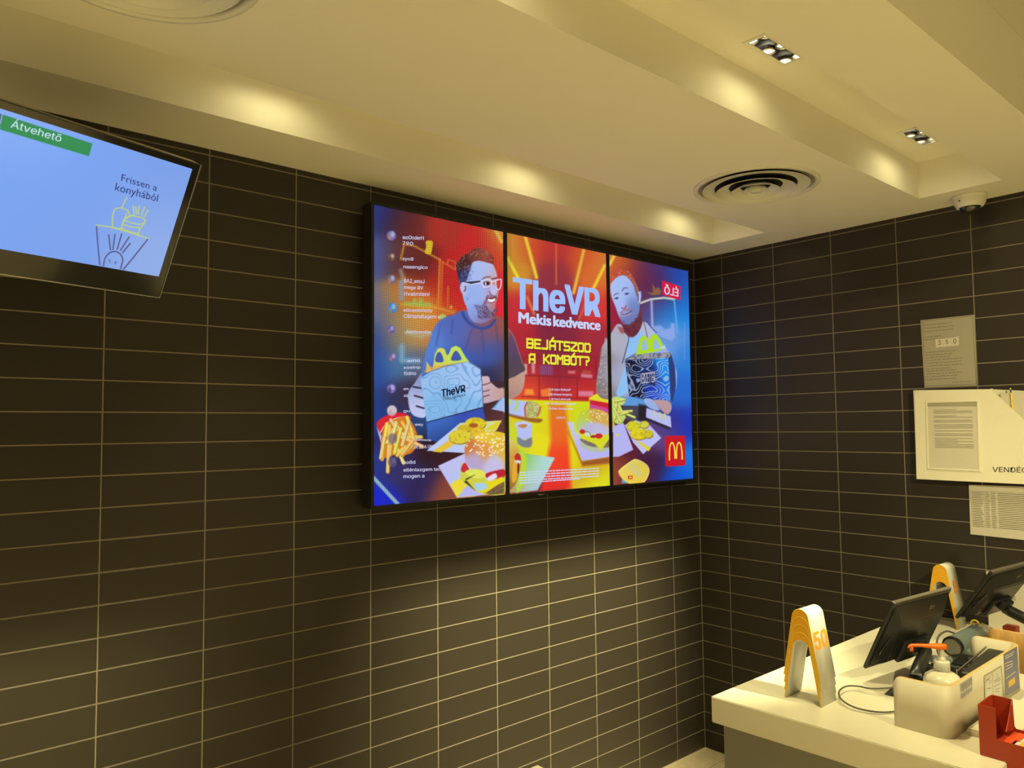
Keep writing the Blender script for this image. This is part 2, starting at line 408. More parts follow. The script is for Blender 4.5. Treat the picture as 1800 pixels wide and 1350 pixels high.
# ------------------------------------------------------------------ dome camera
cx, cy = -.110, -1.512
t = thing('security_camera', 'white dome security camera with smoked cover hanging from the ceiling by the tiled wall', 'camera', (cx, cy, H))
obj('base', lathe(bmesh.new(), [(0, 0), (.066, 0), (.067, -.008), (.064, -.010), (.0635, -.014), (.060, -.034), (.051, -.050), (.046, -.053), (.042, -.051), (.041, -.045)], (cx, cy, H), 40), M_WHITE, t, True)
obj('dome', lathe(bmesh.new(), [(.0415, -.046)] + [(.0415 * math.cos(a), -.046 - .034 * math.sin(a)) for a in np.linspace(.1, math.pi / 2 - .001, 9)] , (cx, cy, H), 36), M_DOME, t, True)
obj('screw_hole', lathe(bmesh.new(), [(0, 0), (.0035, 0), (.003, .002)], (cx - .058, cy + .021, H - .028), 10, Matrix.Rotation(math.radians(-90), 3, 'Y')), M_DARK, t)

# ------------------------------------------------------------------ painter for what the displays show
class Paint:
    """colours of a fine grid of display pixels, positions in photograph coordinates"""
    def __init__(s, X, Y): s.X, s.Y = X, Y; s.C = np.zeros((len(X), 3))
    def sel(s, x0, x1, y0, y1): return np.nonzero((s.X > x0) & (s.X < x1) & (s.Y > y0) & (s.Y < y1))[0]
    def color(s, col, idx, sig=None):
        if callable(col): return col(s.X[idx], s.Y[idx])
        if isinstance(col, tuple): return np.array(col, float)
        K = np.array([(c[0], c[1]) for c in col], float); V = np.array([c[2] for c in col], float)
        x, y = s.X[idx], s.Y[idx]; sig = sig or 18.
        out = np.zeros((len(idx), 3)); ws = np.zeros(len(idx))
        d2 = np.stack([((x - k[0]) ** 2 + (y - k[1]) ** 2) for k in K]); d2 = d2 - d2.min(0)
        w_ = np.exp(-d2 / (2 * sig * sig))
        return (w_.T @ V) / w_.sum(0)[:, None]
    def put(s, idx, a, col, sig=None):
        c = s.color(col, idx, sig); s.C[idx] = s.C[idx] * (1 - a[:, None]) + c * a[:, None]
    def fill(s, P, col, soft=.8, smooth=True, alpha=1., sig=None, tex=None):
        P = np.array(smooth_path(P, 5, True) if smooth else P, float)
        idx = s.sel(P[:, 0].min() - 2 * soft, P[:, 0].max() + 2 * soft, P[:, 1].min() - 2 * soft, P[:, 1].max() + 2 * soft)
        if not len(idx): return
        x, y = s.X[idx], s.Y[idx]; ins = np.zeros(len(idx), bool); dm = np.full(len(idx), 1e9)
        for (ax, ay), (bx, by) in zip(P, np.roll(P, -1, 0)):
            if ay != by:
                c = ((ay > y) != (by > y)) & (x < (bx - ax) * (y - ay) / (by - ay) + ax); ins ^= c
            ex, ey = bx - ax, by - ay; L = ex * ex + ey * ey + 1e-12
            tt = np.clip(((x - ax) * ex + (y - ay) * ey) / L, 0, 1)
            dm = np.minimum(dm, (x - ax - tt * ex) ** 2 + (y - ay - tt * ey) ** 2)
        d = np.sqrt(dm) * np.where(ins, 1, -1)
        a = np.clip(.5 + d / (2 * soft), 0, 1) * alpha
        if tex is not None: a = a * tex(x, y)
        s.put(idx, a, col, sig)
    def line(s, P, wd, col, soft=.6, smooth=False, alpha=1.):
        P = np.array(smooth_path(P, 6) if smooth else P, float); r = wd / 2 + soft + 1
        idx = s.sel(P[:, 0].min() - r, P[:, 0].max() + r, P[:, 1].min() - r, P[:, 1].max() + r)
        if not len(idx): return
        x, y = s.X[idx], s.Y[idx]; dm = np.full(len(idx), 1e9)
        for (ax, ay), (bx, by) in zip(P, P[1:]):
            ex, ey = bx - ax, by - ay; L = ex * ex + ey * ey + 1e-12
            tt = np.clip(((x - ax) * ex + (y - ay) * ey) / L, 0, 1)
            dm = np.minimum(dm, (x - ax - tt * ex) ** 2 + (y - ay - tt * ey) ** 2)
        s.put(idx, np.clip(.5 + (wd / 2 - np.sqrt(dm)) / (2 * soft), 0, 1) * alpha, col)
    def ell(s, cx, cy, rx, ry, col, rot=0, soft=.8, alpha=1., sig=None, tex=None):
        c, n = math.cos(math.radians(rot)), math.sin(math.radians(rot))
        s.fill([(cx + rx * math.cos(a) * c - ry * math.sin(a) * n, cy + rx * math.cos(a) * n + ry * math.sin(a) * c) for a in np.linspace(0, 2 * math.pi, 14, endpoint=False)], col, soft, True, alpha, sig, tex)
def vnoise(x, y, sc, seed=0):
    x = x / sc; y = y / sc; xi = np.floor(x); yi = np.floor(y); fx = x - xi; fy = y - yi
    fx = fx * fx * (3 - 2 * fx); fy = fy * fy * (3 - 2 * fy)
    def h(a, b):
        v = np.sin(a * 127.1 + b * 311.7 + seed * 74.7) * 43758.5453; return v - np.floor(v)
    return (h(xi, yi) * (1 - fx) + h(xi + 1, yi) * fx) * (1 - fy) + (h(xi, yi + 1) * (1 - fx) + h(xi + 1, yi + 1) * fx) * fy
def speck(th, sc=1.6, seed=0): return lambda x, y: np.clip((vnoise(x, y, sc, seed) - th) * 6, 0, 1)
def contour(k=9, sc=15, th=.30, seed=3):
    return lambda x, y: np.clip(1.6 - np.abs(np.sin(vnoise(x, y, sc, seed) * k + vnoise(x, y, sc * .6, seed + 1) * k * .25)) / th * 1.2, 0, 1)
M_LED = bpy.data.materials.new('led_picture'); M_LED.use_nodes = True
_nt = M_LED.node_tree; _b = _nt.nodes['Principled BSDF']; _b.inputs['Base Color'].default_value = (.004, .004, .004, 1); _b.inputs['Roughness'].default_value = .35
_a = _nt.nodes.new('ShaderNodeAttribute'); _a.attribute_name = 'shown'; _nt.links.new(_a.outputs['Color'], _b.inputs['Emission Color']); _b.inputs['Emission Strength'].default_value = 1.0
def grid_positions(fr, a0, a1, b0, b1, na, nb):
    A, B = np.meshgrid(np.linspace(a0, a1, na), np.linspace(b0, b1, nb))
    return fr.o + A.ravel()[:, None] * fr.u + B.ravel()[:, None] * fr.v
def grid_mesh(name, pos, na, nb, C, parent):
    me = bpy.data.meshes.new(name); nv = na * nb; me.vertices.add(nv); me.vertices.foreach_set('co', pos.astype(np.float32).ravel())
    i = np.arange(nv).reshape(nb, na); q = np.stack([i[:-1, :-1], i[:-1, 1:], i[1:, 1:], i[1:, :-1]], -1).reshape(-1, 4)
    nf = len(q); me.loops.add(nf * 4); me.polygons.add(nf)
    me.loops.foreach_set('vertex_index', q.ravel().astype(np.int32)); me.polygons.foreach_set('loop_start', (np.arange(nf) * 4).astype(np.int32))
    me.update(calc_edges=True)
    at_ = me.color_attributes.new('shown', 'FLOAT_COLOR', 'POINT'); c = np.ones((nv, 4), np.float32); c[:, :3] = lin(np.clip(C, 0, 255)); at_.data.foreach_set('color', c.ravel())
    return finish(bpy.data.objects.new(name, me), M_LED, parent)
#PAINT_MARK
# ------------------------------------------------------------------ three upright displays on the left wall
YS = -.10
FW = Frame((0, YS, 0), (1, 0, 0), (0, 0, 1))       # the common plane of the three pictures
ZB, ZT = 1.545, 2.713
SCR = [(-2.228, -1.568, 232, 520), (-1.545, -.886, 196, 460), (-.861, -.195, 160, 400)]
pos = [grid_positions(FW, a, b, ZB, ZT, na, nb) for a, b, na, nb in SCR]
allp = np.concatenate(pos); q = topx(allp); p = Paint(q[:, 0], q[:, 1])
def crop(u0, v0, k): return lambda *P: [(u0 + a / k, v0 + b / k) for a, b in P]
cA = crop(640, 340, 4.5); cB = crop(640, 600, 4.5); cM = crop(860, 380, 5.192); cN = crop(860, 620, 5.192); cR = crop(1040, 420, 6.135); cS = crop(1040, 620, 5.19)
cF = crop(700, 380, 7.5)
# backdrops
BG = [(665, 375, (32, 58, 150)), (695, 385, (62, 30, 62)), (720, 395, (120, 35, 40)), (780, 400, (195, 50, 45)), (840, 425, (222, 38, 45)), (875, 440, (225, 70, 50)), (884, 412, (235, 170, 60)),
 (663, 450, (70, 100, 190)), (690, 450, (100, 60, 60)), (718, 455, (120, 35, 40)), (745, 465, (105, 30, 38)), (765, 500, (200, 50, 40)), (790, 475, (222, 30, 40)), (792, 530, (228, 22, 42)), (875, 520, (215, 35, 55)),
 (665, 540, (105, 115, 165)), (695, 530, (205, 150, 70)), (720, 520, (230, 120, 40)), (755, 545, (250, 190, 60)), (800, 550, (228, 80, 40)),
 (663, 600, (55, 85, 170)), (697, 590, (160, 145, 115)), (730, 580, (225, 175, 90)), (755, 575, (232, 130, 60)),
 (663, 655, (45, 85, 180)), (700, 645, (80, 140, 190)), (735, 640, (110, 120, 150)), (663, 720, (30, 70, 160)), (700, 700, (60, 60, 100)), (725, 690, (70, 40, 62)),
 (740, 740, (40, 80, 150)), (700, 780, (50, 42, 95)), (760, 790, (55, 22, 38)), (800, 800, (70, 24, 34)), (700, 830, (62, 52, 112)), (740, 850, (45, 35, 100)), (785, 868, (165, 80, 60)), (668, 878, (18, 40, 235)), (663, 820, (40, 62, 165)),
 (860, 700, (60, 35, 50)), (870, 740, (90, 45, 50)),
 (898, 425, (205, 150, 50)), (930, 425, (205, 75, 42)), (975, 430, (182, 44, 50)), (1030, 452, (205, 78, 40)), (1058, 465, (215, 130, 50)), (898, 480, (200, 140, 40)), (978, 490, (140, 42, 60)), (1045, 490, (208, 100, 42)),
 (900, 540, (180, 40, 50)), (978, 545, (115, 32, 62)), (1055, 540, (195, 50, 50)), (908, 600, (165, 32, 50)), (978, 605, (122, 32, 58)), (1055, 600, (150, 38, 55)), (918, 650, (160, 32, 48)), (978, 655, (132, 28, 52)), (1045, 650, (150, 30, 46)),
 (925, 685, (212, 70, 40)), (978, 692, (185, 42, 42)), (1045, 690, (190, 42, 42)),
 (1078, 462, (215, 120, 42)), (1095, 475, (180, 62, 42)), (1125, 475, (120, 42, 62)), (1150, 475, (62, 46, 122)), (1195, 480, (34, 76, 175)), (1140, 505, (112, 38, 70)), (1165, 520, (82, 42, 100)), (1203, 520, (30, 110, 210)),
 (1082, 570, (152, 32, 60)), (1130, 545, (110, 50, 90)), (1155, 548, (42, 120, 205)), (1190, 555, (30, 140, 230)), (1160, 590, (95, 150, 230)), (1180, 600, (130, 165, 230)), (1207, 620, (40, 130, 222)), (1195, 690, (40, 110, 212)),
 (1200, 745, (32, 55, 185)), (1170, 745, (50, 42, 125)), (1212, 810, (22, 120, 225)), (1150, 820, (62, 26, 62)), (1100, 775, (92, 26, 46)), (1120, 845, (82, 26, 52)), (1085, 835, (150, 70, 50)), (1190, 842, (10, 80, 220)), (1110, 720, (60, 40, 60)), (1160, 760, (120, 80, 140))]
p.C[:] = 0
for (a, b, na, nb), o0 in zip(SCR, np.cumsum([0] + [s[2] * s[3] for s in SCR[:-1]])):
    idx = np.arange(o0, o0 + na * nb); xm0, xm1 = [(640, 892), (885, 1072), (1066, 1230)][[s[0] for s in SCR].index(a)]
    p.C[idx] = p.color([k for k in BG if xm0 <= k[0] <= xm1], idx, 19.)
# room outline of glowing lines, left display
Y1 = (238, 170, 55); Y2 = (245, 120, 45)
for L in (cA((290, 520), (318, 400), (395, 415), (500, 470), (600, 525)), cA((600, 525), (585, 880)), cA((622, 540), (605, 890)), cA((622, 545), (720, 600)), cA((665, 740), (660, 900))):
    p.line(L, 3.2, Y1 if L[0][0] < 775 else Y2, 1.6, alpha=.85)
p.fill(cA((490, 378), (540, 378), (540, 430), (525, 480), (482, 470), (490, 420)), (242, 210, 50)); p.line(cA((660, 560), (665, 525), (720, 540), (722, 600)), 2, Y2, 1.2)
for L, c in ((cA((300, 880), (560, 900), (700, 940)), (245, 190, 60)), (cA((330, 870), (520, 880)), (170, 225, 110)), (cA((400, 840), (400, 870)), (170, 225, 110)), (cA((450, 840), (450, 870)), (170, 225, 110)), (cA((560, 985), (720, 930)), (240, 140, 50))):
    p.line(L, 5, c, 3, alpha=.8)
p.ell(778, 557, 6, 5, (200, 230, 120), soft=2.5); p.ell(793, 540, 3, 3, (250, 170, 70), soft=1.5)
p.line(cA((290, 700), (300, 830)), 7, (150, 180, 230), 4, alpha=.8); p.line(cB((300, 40), (300, 150), (430, 155)), 8, (150, 205, 240), 4, alpha=.8); p.line(cA((290, 610), (320, 700)), 5, (200, 215, 190), 4, alpha=.7)
p.line(cA((340, 1100), (450, 1130), (520, 1110)), 6, (190, 220, 200), 4, alpha=.6)
p.line([(655, 838), (703, 890)], 6.5, (165, 205, 230), 1.2)
# rays, middle display
for L, wd, c in ((cM((330, 190), (432, 560)), 5.5, (238, 212, 62)), (cM((165, 380), (262, 560)), 5, (232, 222, 62)), (cM((865, 300), (770, 700)), 5, (225, 190, 62)), (cM((1055, 450), (940, 680)), 5, (232, 210, 52)), (cM((610, 250), (612, 620)), 2, (225, 110, 60)), (cM((345, 740), (410, 890)), 4.5, (205, 120, 70)), (cM((870, 820), (820, 940)), 3.5, (200, 90, 60)), (cM((60, 130), (110, 230)), 6, (240, 205, 90)), (cM((1100, 440), (1140, 360)), 5, (240, 220, 90))):
    p.line(L, wd, c, 2.0, alpha=.92)
# shelves behind
for L in (cN((330, 205), (1000, 235)), cN((300, 400), (900, 420)), cN((455, 200), (455, 420)), cN((640, 210), (640, 380)), cN((800, 230), (805, 400)), cN((970, 60), (975, 240)), cN((290, 80), (330, 40), (980, 40))): p.line(L, 2, (118, 22, 42), 1.2, alpha=.7)
for P_, c in ((((300, 100), (345, 105), (345, 200), (315, 195)), (190, 190, 170)), (((385, 90), (420, 90), (415, 190), (390, 185)), (200, 150, 170)), (((465, 110), (580, 120), (580, 205), (465, 200)), (135, 75, 125)), (((720, 165), (785, 165), (785, 192), (720, 190)), (215, 120, 110)), (((840, 190), (940, 200), (940, 232), (840, 225)), (205, 130, 150)), (((850, 160), (930, 165), (930, 195), (850, 190)), (175, 75, 60)), (((330, 330), (400, 335), (410, 385), (320, 385)), (230, 150, 60)), (((470, 340), (560, 320), (570, 400), (480, 400)), (228, 130, 50)), (((815, 350), (950, 350), (950, 400), (815, 395)), (205, 130, 160))):
    p.fill(cN(*P_), c, 1.6, False, .8)
for k in range(6): p.line(cN((470 + k * 20, 115), (470 + k * 20, 200)), 1.2, (90, 40, 80), .8, alpha=.6)
# glowing yellow table top with a red stripe, middle display
p.fill(cN((160, 425), (420, 432), (920, 445), (1100, 520), (1110, 1240), (150, 1320)), [(900, 705, (200, 190, 30)), (950, 720, (205, 205, 20)), (975, 730, (208, 190, 25)), (1040, 730, (190, 205, 25)), (905, 790, (190, 200, 40)), (950, 800, (215, 205, 25)), (1010, 800, (210, 200, 20)), (1060, 850, (205, 205, 30)), (1040, 820, (200, 160, 30)), (900, 860, (150, 60, 60)), (940, 860, (120, 40, 50))], 1.2, False, sig=14)
p.fill(cN((545, 470), (695, 470), (720, 700), (750, 1240), (470, 1270), (560, 800)), [(980, 715, (205, 110, 30)), (980, 760, (218, 90, 32)), (985, 810, (226, 50, 34)), (985, 860, (220, 40, 36))], 4.5, False, .95)
# little bottles, right display; lit shelf
p.line(cR((530, 690), (640, 650), (780, 635), (890, 650)), 3.5, (215, 215, 190), 1.2); p.line(cR((645, 660), (655, 940)), 3.5, (190, 190, 240), 1.8, alpha=.9); p.line(cR((890, 655), (925, 1010)), 2.5, (120, 180, 240), 1.5, alpha=.9); p.line(cR((1003, 900), (1000, 1300)), 1.6, (120, 160, 240), 1.2, alpha=.7)
p.fill(cR((640, 950), (740, 930), (790, 980), (850, 960), (855, 910), (895, 910), (900, 1060), (860, 1100), (760, 1060), (640, 1000)), (150, 175, 240), 2, False, .85)
p.fill(cR((590, 575), (660, 580), (655, 480), (690, 540), (720, 520), (750, 560), (740, 600), (650, 610)), (150, 105, 60), 1.3, False, .9)
p.ell(1137, 582, 5, 14, (90, 120, 200), soft=2, alpha=.6)
# LED pitch of the module wall
u = allp[:, 0]; v = allp[:, 2]
mod = 1 - .30 * (.5 + .5 * np.cos(p.Y * 2 * math.pi / 3.15 - p.X * .25)) * np.where(p.X > 1068, .7, 1) - .22 * (.5 + .5 * np.cos(p.X * 2 * math.pi / 3.3)) * (p.X < 900)
edge = np.clip((900 - p.X) / 60, 0, 1) + np.clip((p.X - 1068) / 20, 0, 1) * .9 + np.clip((520 - p.Y) / 60, 0, 1) * .5
p.C *= (1 - (1 - mod) * np.clip(edge, 0, 1))[:, None]; p.C *= np.where(p.X < 890, 1.12, 1.06)[:, None]
# round portraits beside the chat
for cx_, cy_, r_, c in ((688, 414, 8.5, (110, 110, 175)), (688, 452, 6.5, (120, 85, 60)), (688, 491, 8, (110, 100, 125)), (690, 541, 8.5, (50, 130, 205)), (687, 579, 7, (90, 80, 175)), (690, 628, 7, (110, 90, 160)), (688, 683, 8, (120, 110, 190)), (689, 722, 9, (200, 185, 190)), (690, 771, 8, (95, 80, 120)), (690, 812, 8, (75, 65, 110))):
    p.ell(cx_, cy_, r_ * .95, r_, c, soft=1.2)
    p.ell(cx_ + 2, cy_ - 2, r_ * .4, r_ * .55, (190, 190, 215), soft=1.5, alpha=.7); p.ell(cx_ - 3, cy_ + 3, r_ * .3, r_ * .5, (205, 120, 80) if c[0] < 115 else (60, 40, 50), soft=1.5, alpha=.7)
# ---- seated man with glasses, left display
SH = [(760, 600, (85, 125, 205)), (800, 580, (80, 100, 178)), (850, 592, (112, 85, 125)), (878, 572, (150, 80, 75)), (860, 620, (55, 85, 165)), (800, 640, (50, 90, 182)), (903, 610, (95, 65, 100)), (900, 645, (75, 60, 85)), (862, 668, (45, 40, 80)), (915, 655, (90, 70, 75))]
p.fill([(815, 546), (800, 552), (778, 560), (764, 574), (756, 595), (748, 622), (742, 655), (752, 690), (846, 690), (858, 672), (893, 668), (921, 653), (921, 640), (912, 612), (903, 587), (893, 575), (884, 561), (873, 554)], SH, 1, True, sig=16)
for L in (cA((600, 1040), (570, 1200)), cA((700, 1000), (690, 1110)), cA((930, 1080), (950, 1250)), cA((1040, 1030), (1060, 1190)), cA((850, 1080), (800, 1240))): p.line(L, 2.2, (50, 62, 130), 1.8, True, .5)
p.line([(893, 578), (903, 592), (911, 615), (919, 640)], 1.4, (205, 110, 90), .8, True, .8)
p.fill([(893, 668), (905, 662), (921, 654), (922, 672), (916, 690), (903, 700), (890, 703), (884, 690)], [(900, 670, (190, 150, 130)), (915, 680, (205, 165, 150)), (900, 695, (150, 110, 110))], 1)
SK = [(835, 480, (165, 185, 238)), (855, 470, (172, 185, 235)), (872, 480, (190, 170, 190)), (830, 520, (150, 175, 235)), (850, 510, (155, 178, 238)), (872, 505, (205, 130, 120)), (874, 530, (190, 110, 100)), (845, 550, (135, 155, 225)), (866, 558, (150, 120, 150)), (862, 520, (170, 165, 215))]
NK = cF((880, 1060), (900, 1200), (940, 1330), (1010, 1400), (1120, 1410), (1230, 1350), (1240, 1280), (1100, 1100)); p.fill(NK, [(825, 545, (140, 165, 230)), (860, 560, (130, 110, 160))], 1, True)
p.line([(813, 549), (818, 560), (829, 571), (845, 577), (860, 574), (870, 563)], 5, (52, 72, 150), 1, True)
p.fill(cF((960, 640), (1000, 600), (1080, 585), (1180, 600), (1250, 640), (1290, 730), (1310, 820), (1325, 950), (1310, 1080), (1280, 1180), (1300, 1230), (1270, 1290), (1180, 1340), (1080, 1330), (950, 1250), (880, 1150), (850, 1050), (830, 940), (850, 870), (880, 780)), SK, 1, True, sig=9)
HR = [(815, 460, (60, 28, 35)), (835, 445, (110, 50, 45)), (855, 448, (150, 75, 60)), (866, 460, (130, 35, 38)), (808, 490, (40, 40, 80))]
p.fill(cF((770, 700), (762, 620), (800, 590), (850, 520), (920, 490), (1000, 430), (1080, 418), (1160, 440), (1220, 490), (1262, 560), (1255, 625), (1210, 620), (1130, 600), (1050, 585), (985, 600), (965, 650), (930, 760), (900, 850), (860, 890), (840, 960), (800, 850)), HR, 1, True, sig=9)
p.fill(cF((770, 700), (762, 620), (850, 520), (920, 490), (1000, 430), (1160, 440), (1262, 560), (1200, 610), (1050, 585), (985, 600), (930, 700)), (176, 120, 110), 1, True, .55, tex=speck(.62, 2.2, 2))
p.fill(cF((800, 860), (860, 680), (970, 640), (990, 760), (960, 850), (900, 870), (850, 900)), (105, 125, 190), 2, True, .6, tex=speck(.45, 1.5, 5))
p.ell(*cF((868, 950))[0], 7, 11, (168, 185, 235), -10); p.line(cF((880, 890), (845, 900), (850, 990), (885, 1040)), 1.4, (215, 190, 200), .7, True); p.line(cF((885, 930), (890, 960), (870, 990)), 2.4, (110, 70, 100), .8, True)
p.line(cF((905, 1080), (925, 1100)), 1, (90, 90, 150), .5)
p.fill(cF((1000, 1170), (1090, 1180), (1140, 1120), (1160, 1060), (1190, 1040), (1290, 1050), (1290, 1100), (1180, 1110), (1170, 1180), (1230, 1270), (1290, 1200), (1300, 1260), (1250, 1320), (1160, 1350), (1060, 1340), (1040, 1240)), [(840, 540, (90, 80, 130)), (862, 525, (120, 60, 60)), (862, 555, (62, 26, 42))], 1.4, True, .8, tex=lambda x, y: np.clip(.35 + speck(.4, 1.5, 9)(x, y), 0, 1))
p.fill(cF((1180, 1090), (1230, 1100), (1275, 1085), (1262, 1120), (1210, 1130)), (238, 240, 250), .6); p.line(cF((1165, 1075), (1220, 1085), (1280, 1070)), 1.6, (120, 40, 45), .7, True); p.line(cF((1170, 1135), (1230, 1145), (1265, 1130)), 1.2, (150, 60, 70), .7, True)
p.line(cF((1205, 990), (1215, 1020), (1245, 1035), (1275, 1020)), 2, (150, 70, 80), .9, True); p.ell(*cF((1255, 975))[0], 6, 9, (182, 190, 240), -8, 1.5)
p.line(cF((1110, 835), (1150, 805), (1210, 800)), 2.6, (150, 95, 95), 1, True); p.line(cF((1235, 825), (1300, 815)), 2.2, (110, 45, 40), 1, True)
p.ell(*cF((1165, 885))[0], 6, 3.4, (110, 60, 70), 0, 1); p.ell(*cF((1160, 887))[0], 2.2, 2.2, (230, 230, 245), 0, .5); p.ell(*cF((1180, 885))[0], 2.6, 3, (45, 20, 30), 0, .6)
p.fill(cF((1285, 860), (1340, 845), (1345, 930), (1325, 965), (1295, 940)), (200, 55, 45), .8)
GL = (222, 222, 240)
p.line(cF((1100, 860), (1110, 910), (1140, 935), (1190, 930), (1230, 900), (1225, 850), (1190, 838), (1130, 842), (1100, 860)), 1.7, GL, .5, True)
p.line(cF((1285, 850), (1345, 832), (1358, 850), (1350, 930), (1325, 970), (1295, 945), (1285, 850)), 1.7, GL, .5, True); p.line(cF((1228, 860), (1285, 855)), 1.6, GL, .5)
p.fill(cF((865, 870), (1080, 850), (1085, 868), (960, 895)), (40, 40, 62), .6, False); p.line(cF((850, 880), (960, 900), (1095, 875)), 1.2, GL, .5)
# hands and white meal box
p.fill(cB((455, 250), (400, 330), (352, 400), (350, 480), (370, 560), (410, 595), (480, 600), (500, 520), (460, 300)), [(722, 680, (165, 175, 215)), (735, 720, (190, 195, 235)), (730, 660, (120, 130, 190))], 1, True)
for L in (cB((400, 430), (470, 450)), cB((415, 512), (475, 530)), cB((390, 360), (450, 370))): p.line(L, 3, (45, 38, 60), .9)
p.fill(cB((920, 300), (960, 275), (990, 285), (1000, 320), (1060, 370), (1100, 370), (1100, 450), (1040, 470), (960, 490), (935, 470)), [(850, 670, (215, 190, 195)), (860, 690, (185, 165, 200)), (880, 690, (200, 150, 120))], 1, True)
for L in (cB((935, 345), (980, 335), (1000, 325)), cB((935, 400), (990, 385)), cB((940, 440), (990, 425))): p.line(L, 1.8, (110, 60, 70), .9, True)
p.fill(cB((495, 640), (940, 525), (960, 620), (860, 760), (600, 800), (500, 780)), [(760, 750, (60, 110, 200)), (840, 730, (50, 75, 175)), (770, 775, (35, 60, 130))], 1.4, False)
p.fill(cB((445, 290), (530, 240), (640, 200), (830, 160), (920, 215), (940, 520), (495, 640)), [(750, 650, (150, 190, 235)), (830, 650, (160, 195, 242)), (790, 720, (130, 185, 232))], .8, False)
p.fill(cB((445, 290), (530, 240), (640, 200), (830, 160), (920, 215), (940, 520), (495, 640)), (104, 150, 205), .8, False, .75, tex=contour(19, 24, .36, 3))
p.line(cB((495, 640), (940, 522)), 1.6, (25, 35, 70), .6); p.line(cB((830, 160), (925, 225), (945, 520)), 1.2, (70, 90, 140), .6)
for P_ in (((540, 230), (560, 100), (580, 60), (605, 50), (635, 60), (655, 110), (670, 100), (690, 50), (725, 35), (760, 50), (800, 120), (830, 160), (640, 190), (490, 250), (495, 160)),): p.fill(cB(*P_), [(745, 640, (225, 190, 90)), (770, 625, (205, 220, 80)), (815, 630, (195, 225, 95))], .8, False, .97)
p.fill(cB((470, 250), (500, 200), (640, 185), (830, 155), (640, 200)), (225, 165, 90), 1.5, False, .6)
for P_ in (((565, 160), (572, 105), (590, 85), (610, 95), (628, 160)), ((690, 150), (705, 95), (727, 75), (750, 95), (768, 145))): p.fill(cB(*P_), (62, 88, 165), .8, True)
# table things, left display: fries, nuggets, burger
p.fill(cB((98, 650), (150, 600), (230, 570), (300, 565), (370, 600), (340, 640), (240, 640), (170, 680), (130, 730)), (215, 32, 52), .8, True); p.line(cB((130, 720), (170, 660), (250, 610), (340, 595)), 1.6, (240, 215, 190), .6, True)
p.fill(cB((100, 680), (130, 730), (170, 850), (140, 830)), (185, 185, 225), .8, False)
p.fill(cB((150, 690), (240, 620), (340, 600), (420, 740), (380, 880), (240, 900), (170, 920), (130, 930)), (212, 120, 40), 1, True)
rf = random.Random(4)
FR = [((180, 650), (140, 930)), ((200, 670), (185, 1030)), ((225, 700), (200, 900)), ((250, 640), (300, 760)), ((270, 700), (360, 780)), ((300, 640), (360, 740)), ((340, 600), (370, 700)), ((310, 760), (450, 755)), ((330, 770), (460, 830)), ((240, 800), (310, 960)), ((260, 900), (320, 830)), ((300, 900), (380, 820)), ((230, 730), (180, 800)), ((160, 760), (130, 920)), ((210, 620), (260, 700)), ((290, 690), (240, 880)), ((370, 690), (390, 770)), ((380, 790), (300, 890)), ((250, 660), (210, 800)), ((350, 650), (300, 820))]
for i, (a, b) in enumerate(FR):
    P_ = cB(a, b); p.line([(x + .8, y + 1) for x, y in P_], 6.2, (190, 130, 30), .8); p.line(P_, 5, (244 - i % 4 * 8, 222 - i % 3 * 16, 90 + i % 5 * 14), .8)
for cx_, cy_, c in ((689, 722, (205, 190, 195)), (690, 771, (110, 90, 120)), (690, 812, (85, 75, 115))): p.ell(cx_, cy_, 8, 9.5, c, soft=1.4, alpha=.75)
p.fill(cB((495, 865), (760, 645), (1090, 625), (1050, 700), (820, 885)), [(770, 780, (185, 200, 245)), (850, 745, (205, 215, 160)), (870, 745, (210, 220, 120))], .8, False)
p.fill(cB((540, 872), (690, 770), (740, 800), (610, 880)), (228, 190, 60), 1, False); p.fill(cB((950, 700), (1060, 632), (1080, 640), (1040, 700)), (225, 205, 50), 1, False)
for cx_, cy_, rx_, ry_, c in ((880, 650, 82, 48, (222, 200, 42)), (790, 690, 52, 30, (205, 180, 40)), (755, 755, 88, 55, (220, 205, 55)), (895, 715, 56, 50, (228, 190, 50))):
    x_, y_ = cB((cx_, cy_))[0]; p.ell(x_ + .8, y_ + 1.6, rx_ / 4.5, ry_ / 4.5, (150, 100, 30)); p.ell(x_, y_, rx_ / 4.5, ry_ / 4.5, c, soft=1); p.ell(x_, y_, rx_ / 4.5, ry_ / 4.5, (180, 145, 30), alpha=.5, tex=speck(.6, 3, 8))
p.ell(*cB((865, 665))[0], 8, 4, (165, 85, 35), soft=1.5)
p.fill(cB((585, 985), (800, 885), (950, 880), (1110, 1100), (1110, 1200), (735, 1235)), [(780, 820, (190, 190, 238)), (830, 850, (175, 200, 245)), (860, 865, (190, 215, 230))], .8, False)
p.fill(cB((680, 1130), (760, 1080), (900, 1205), (880, 1225), (735, 1235)), (235, 215, 60), 1, False); p.fill(cB((735, 1235), (820, 1130), (960, 1205), (880, 1222)), (180, 180, 240), 1.2, False)
BN = [(845, 760, (235, 205, 60)), (870, 770, (225, 190, 50)), (825, 785, (205, 120, 65)), (850, 792, (222, 150, 70)), (835, 808, (182, 165, 205)), (870, 815, (195, 190, 225)), (900, 800, (222, 190, 70)), (905, 815, (200, 150, 70)), (885, 790, (225, 175, 60))]
p.fill([(817, 797), (818, 784), (829, 771), (845, 762), (862, 758), (882, 760), (897, 768), (908, 785), (910, 800), (905, 815), (893, 826), (870, 832), (838, 828), (820, 815)], BN, .9, True, sig=8)
for i in range(85):
    a = rf.uniform(0, 6.28); r_ = rf.random() ** .6; x_, y_ = 860 + 40 * r_ * math.cos(a), 782 + 20 * r_ * math.sin(a)
    p.ell(x_, y_, 1.7, 1.05, (250, 240, 215), rf.uniform(-60, 60), .5)
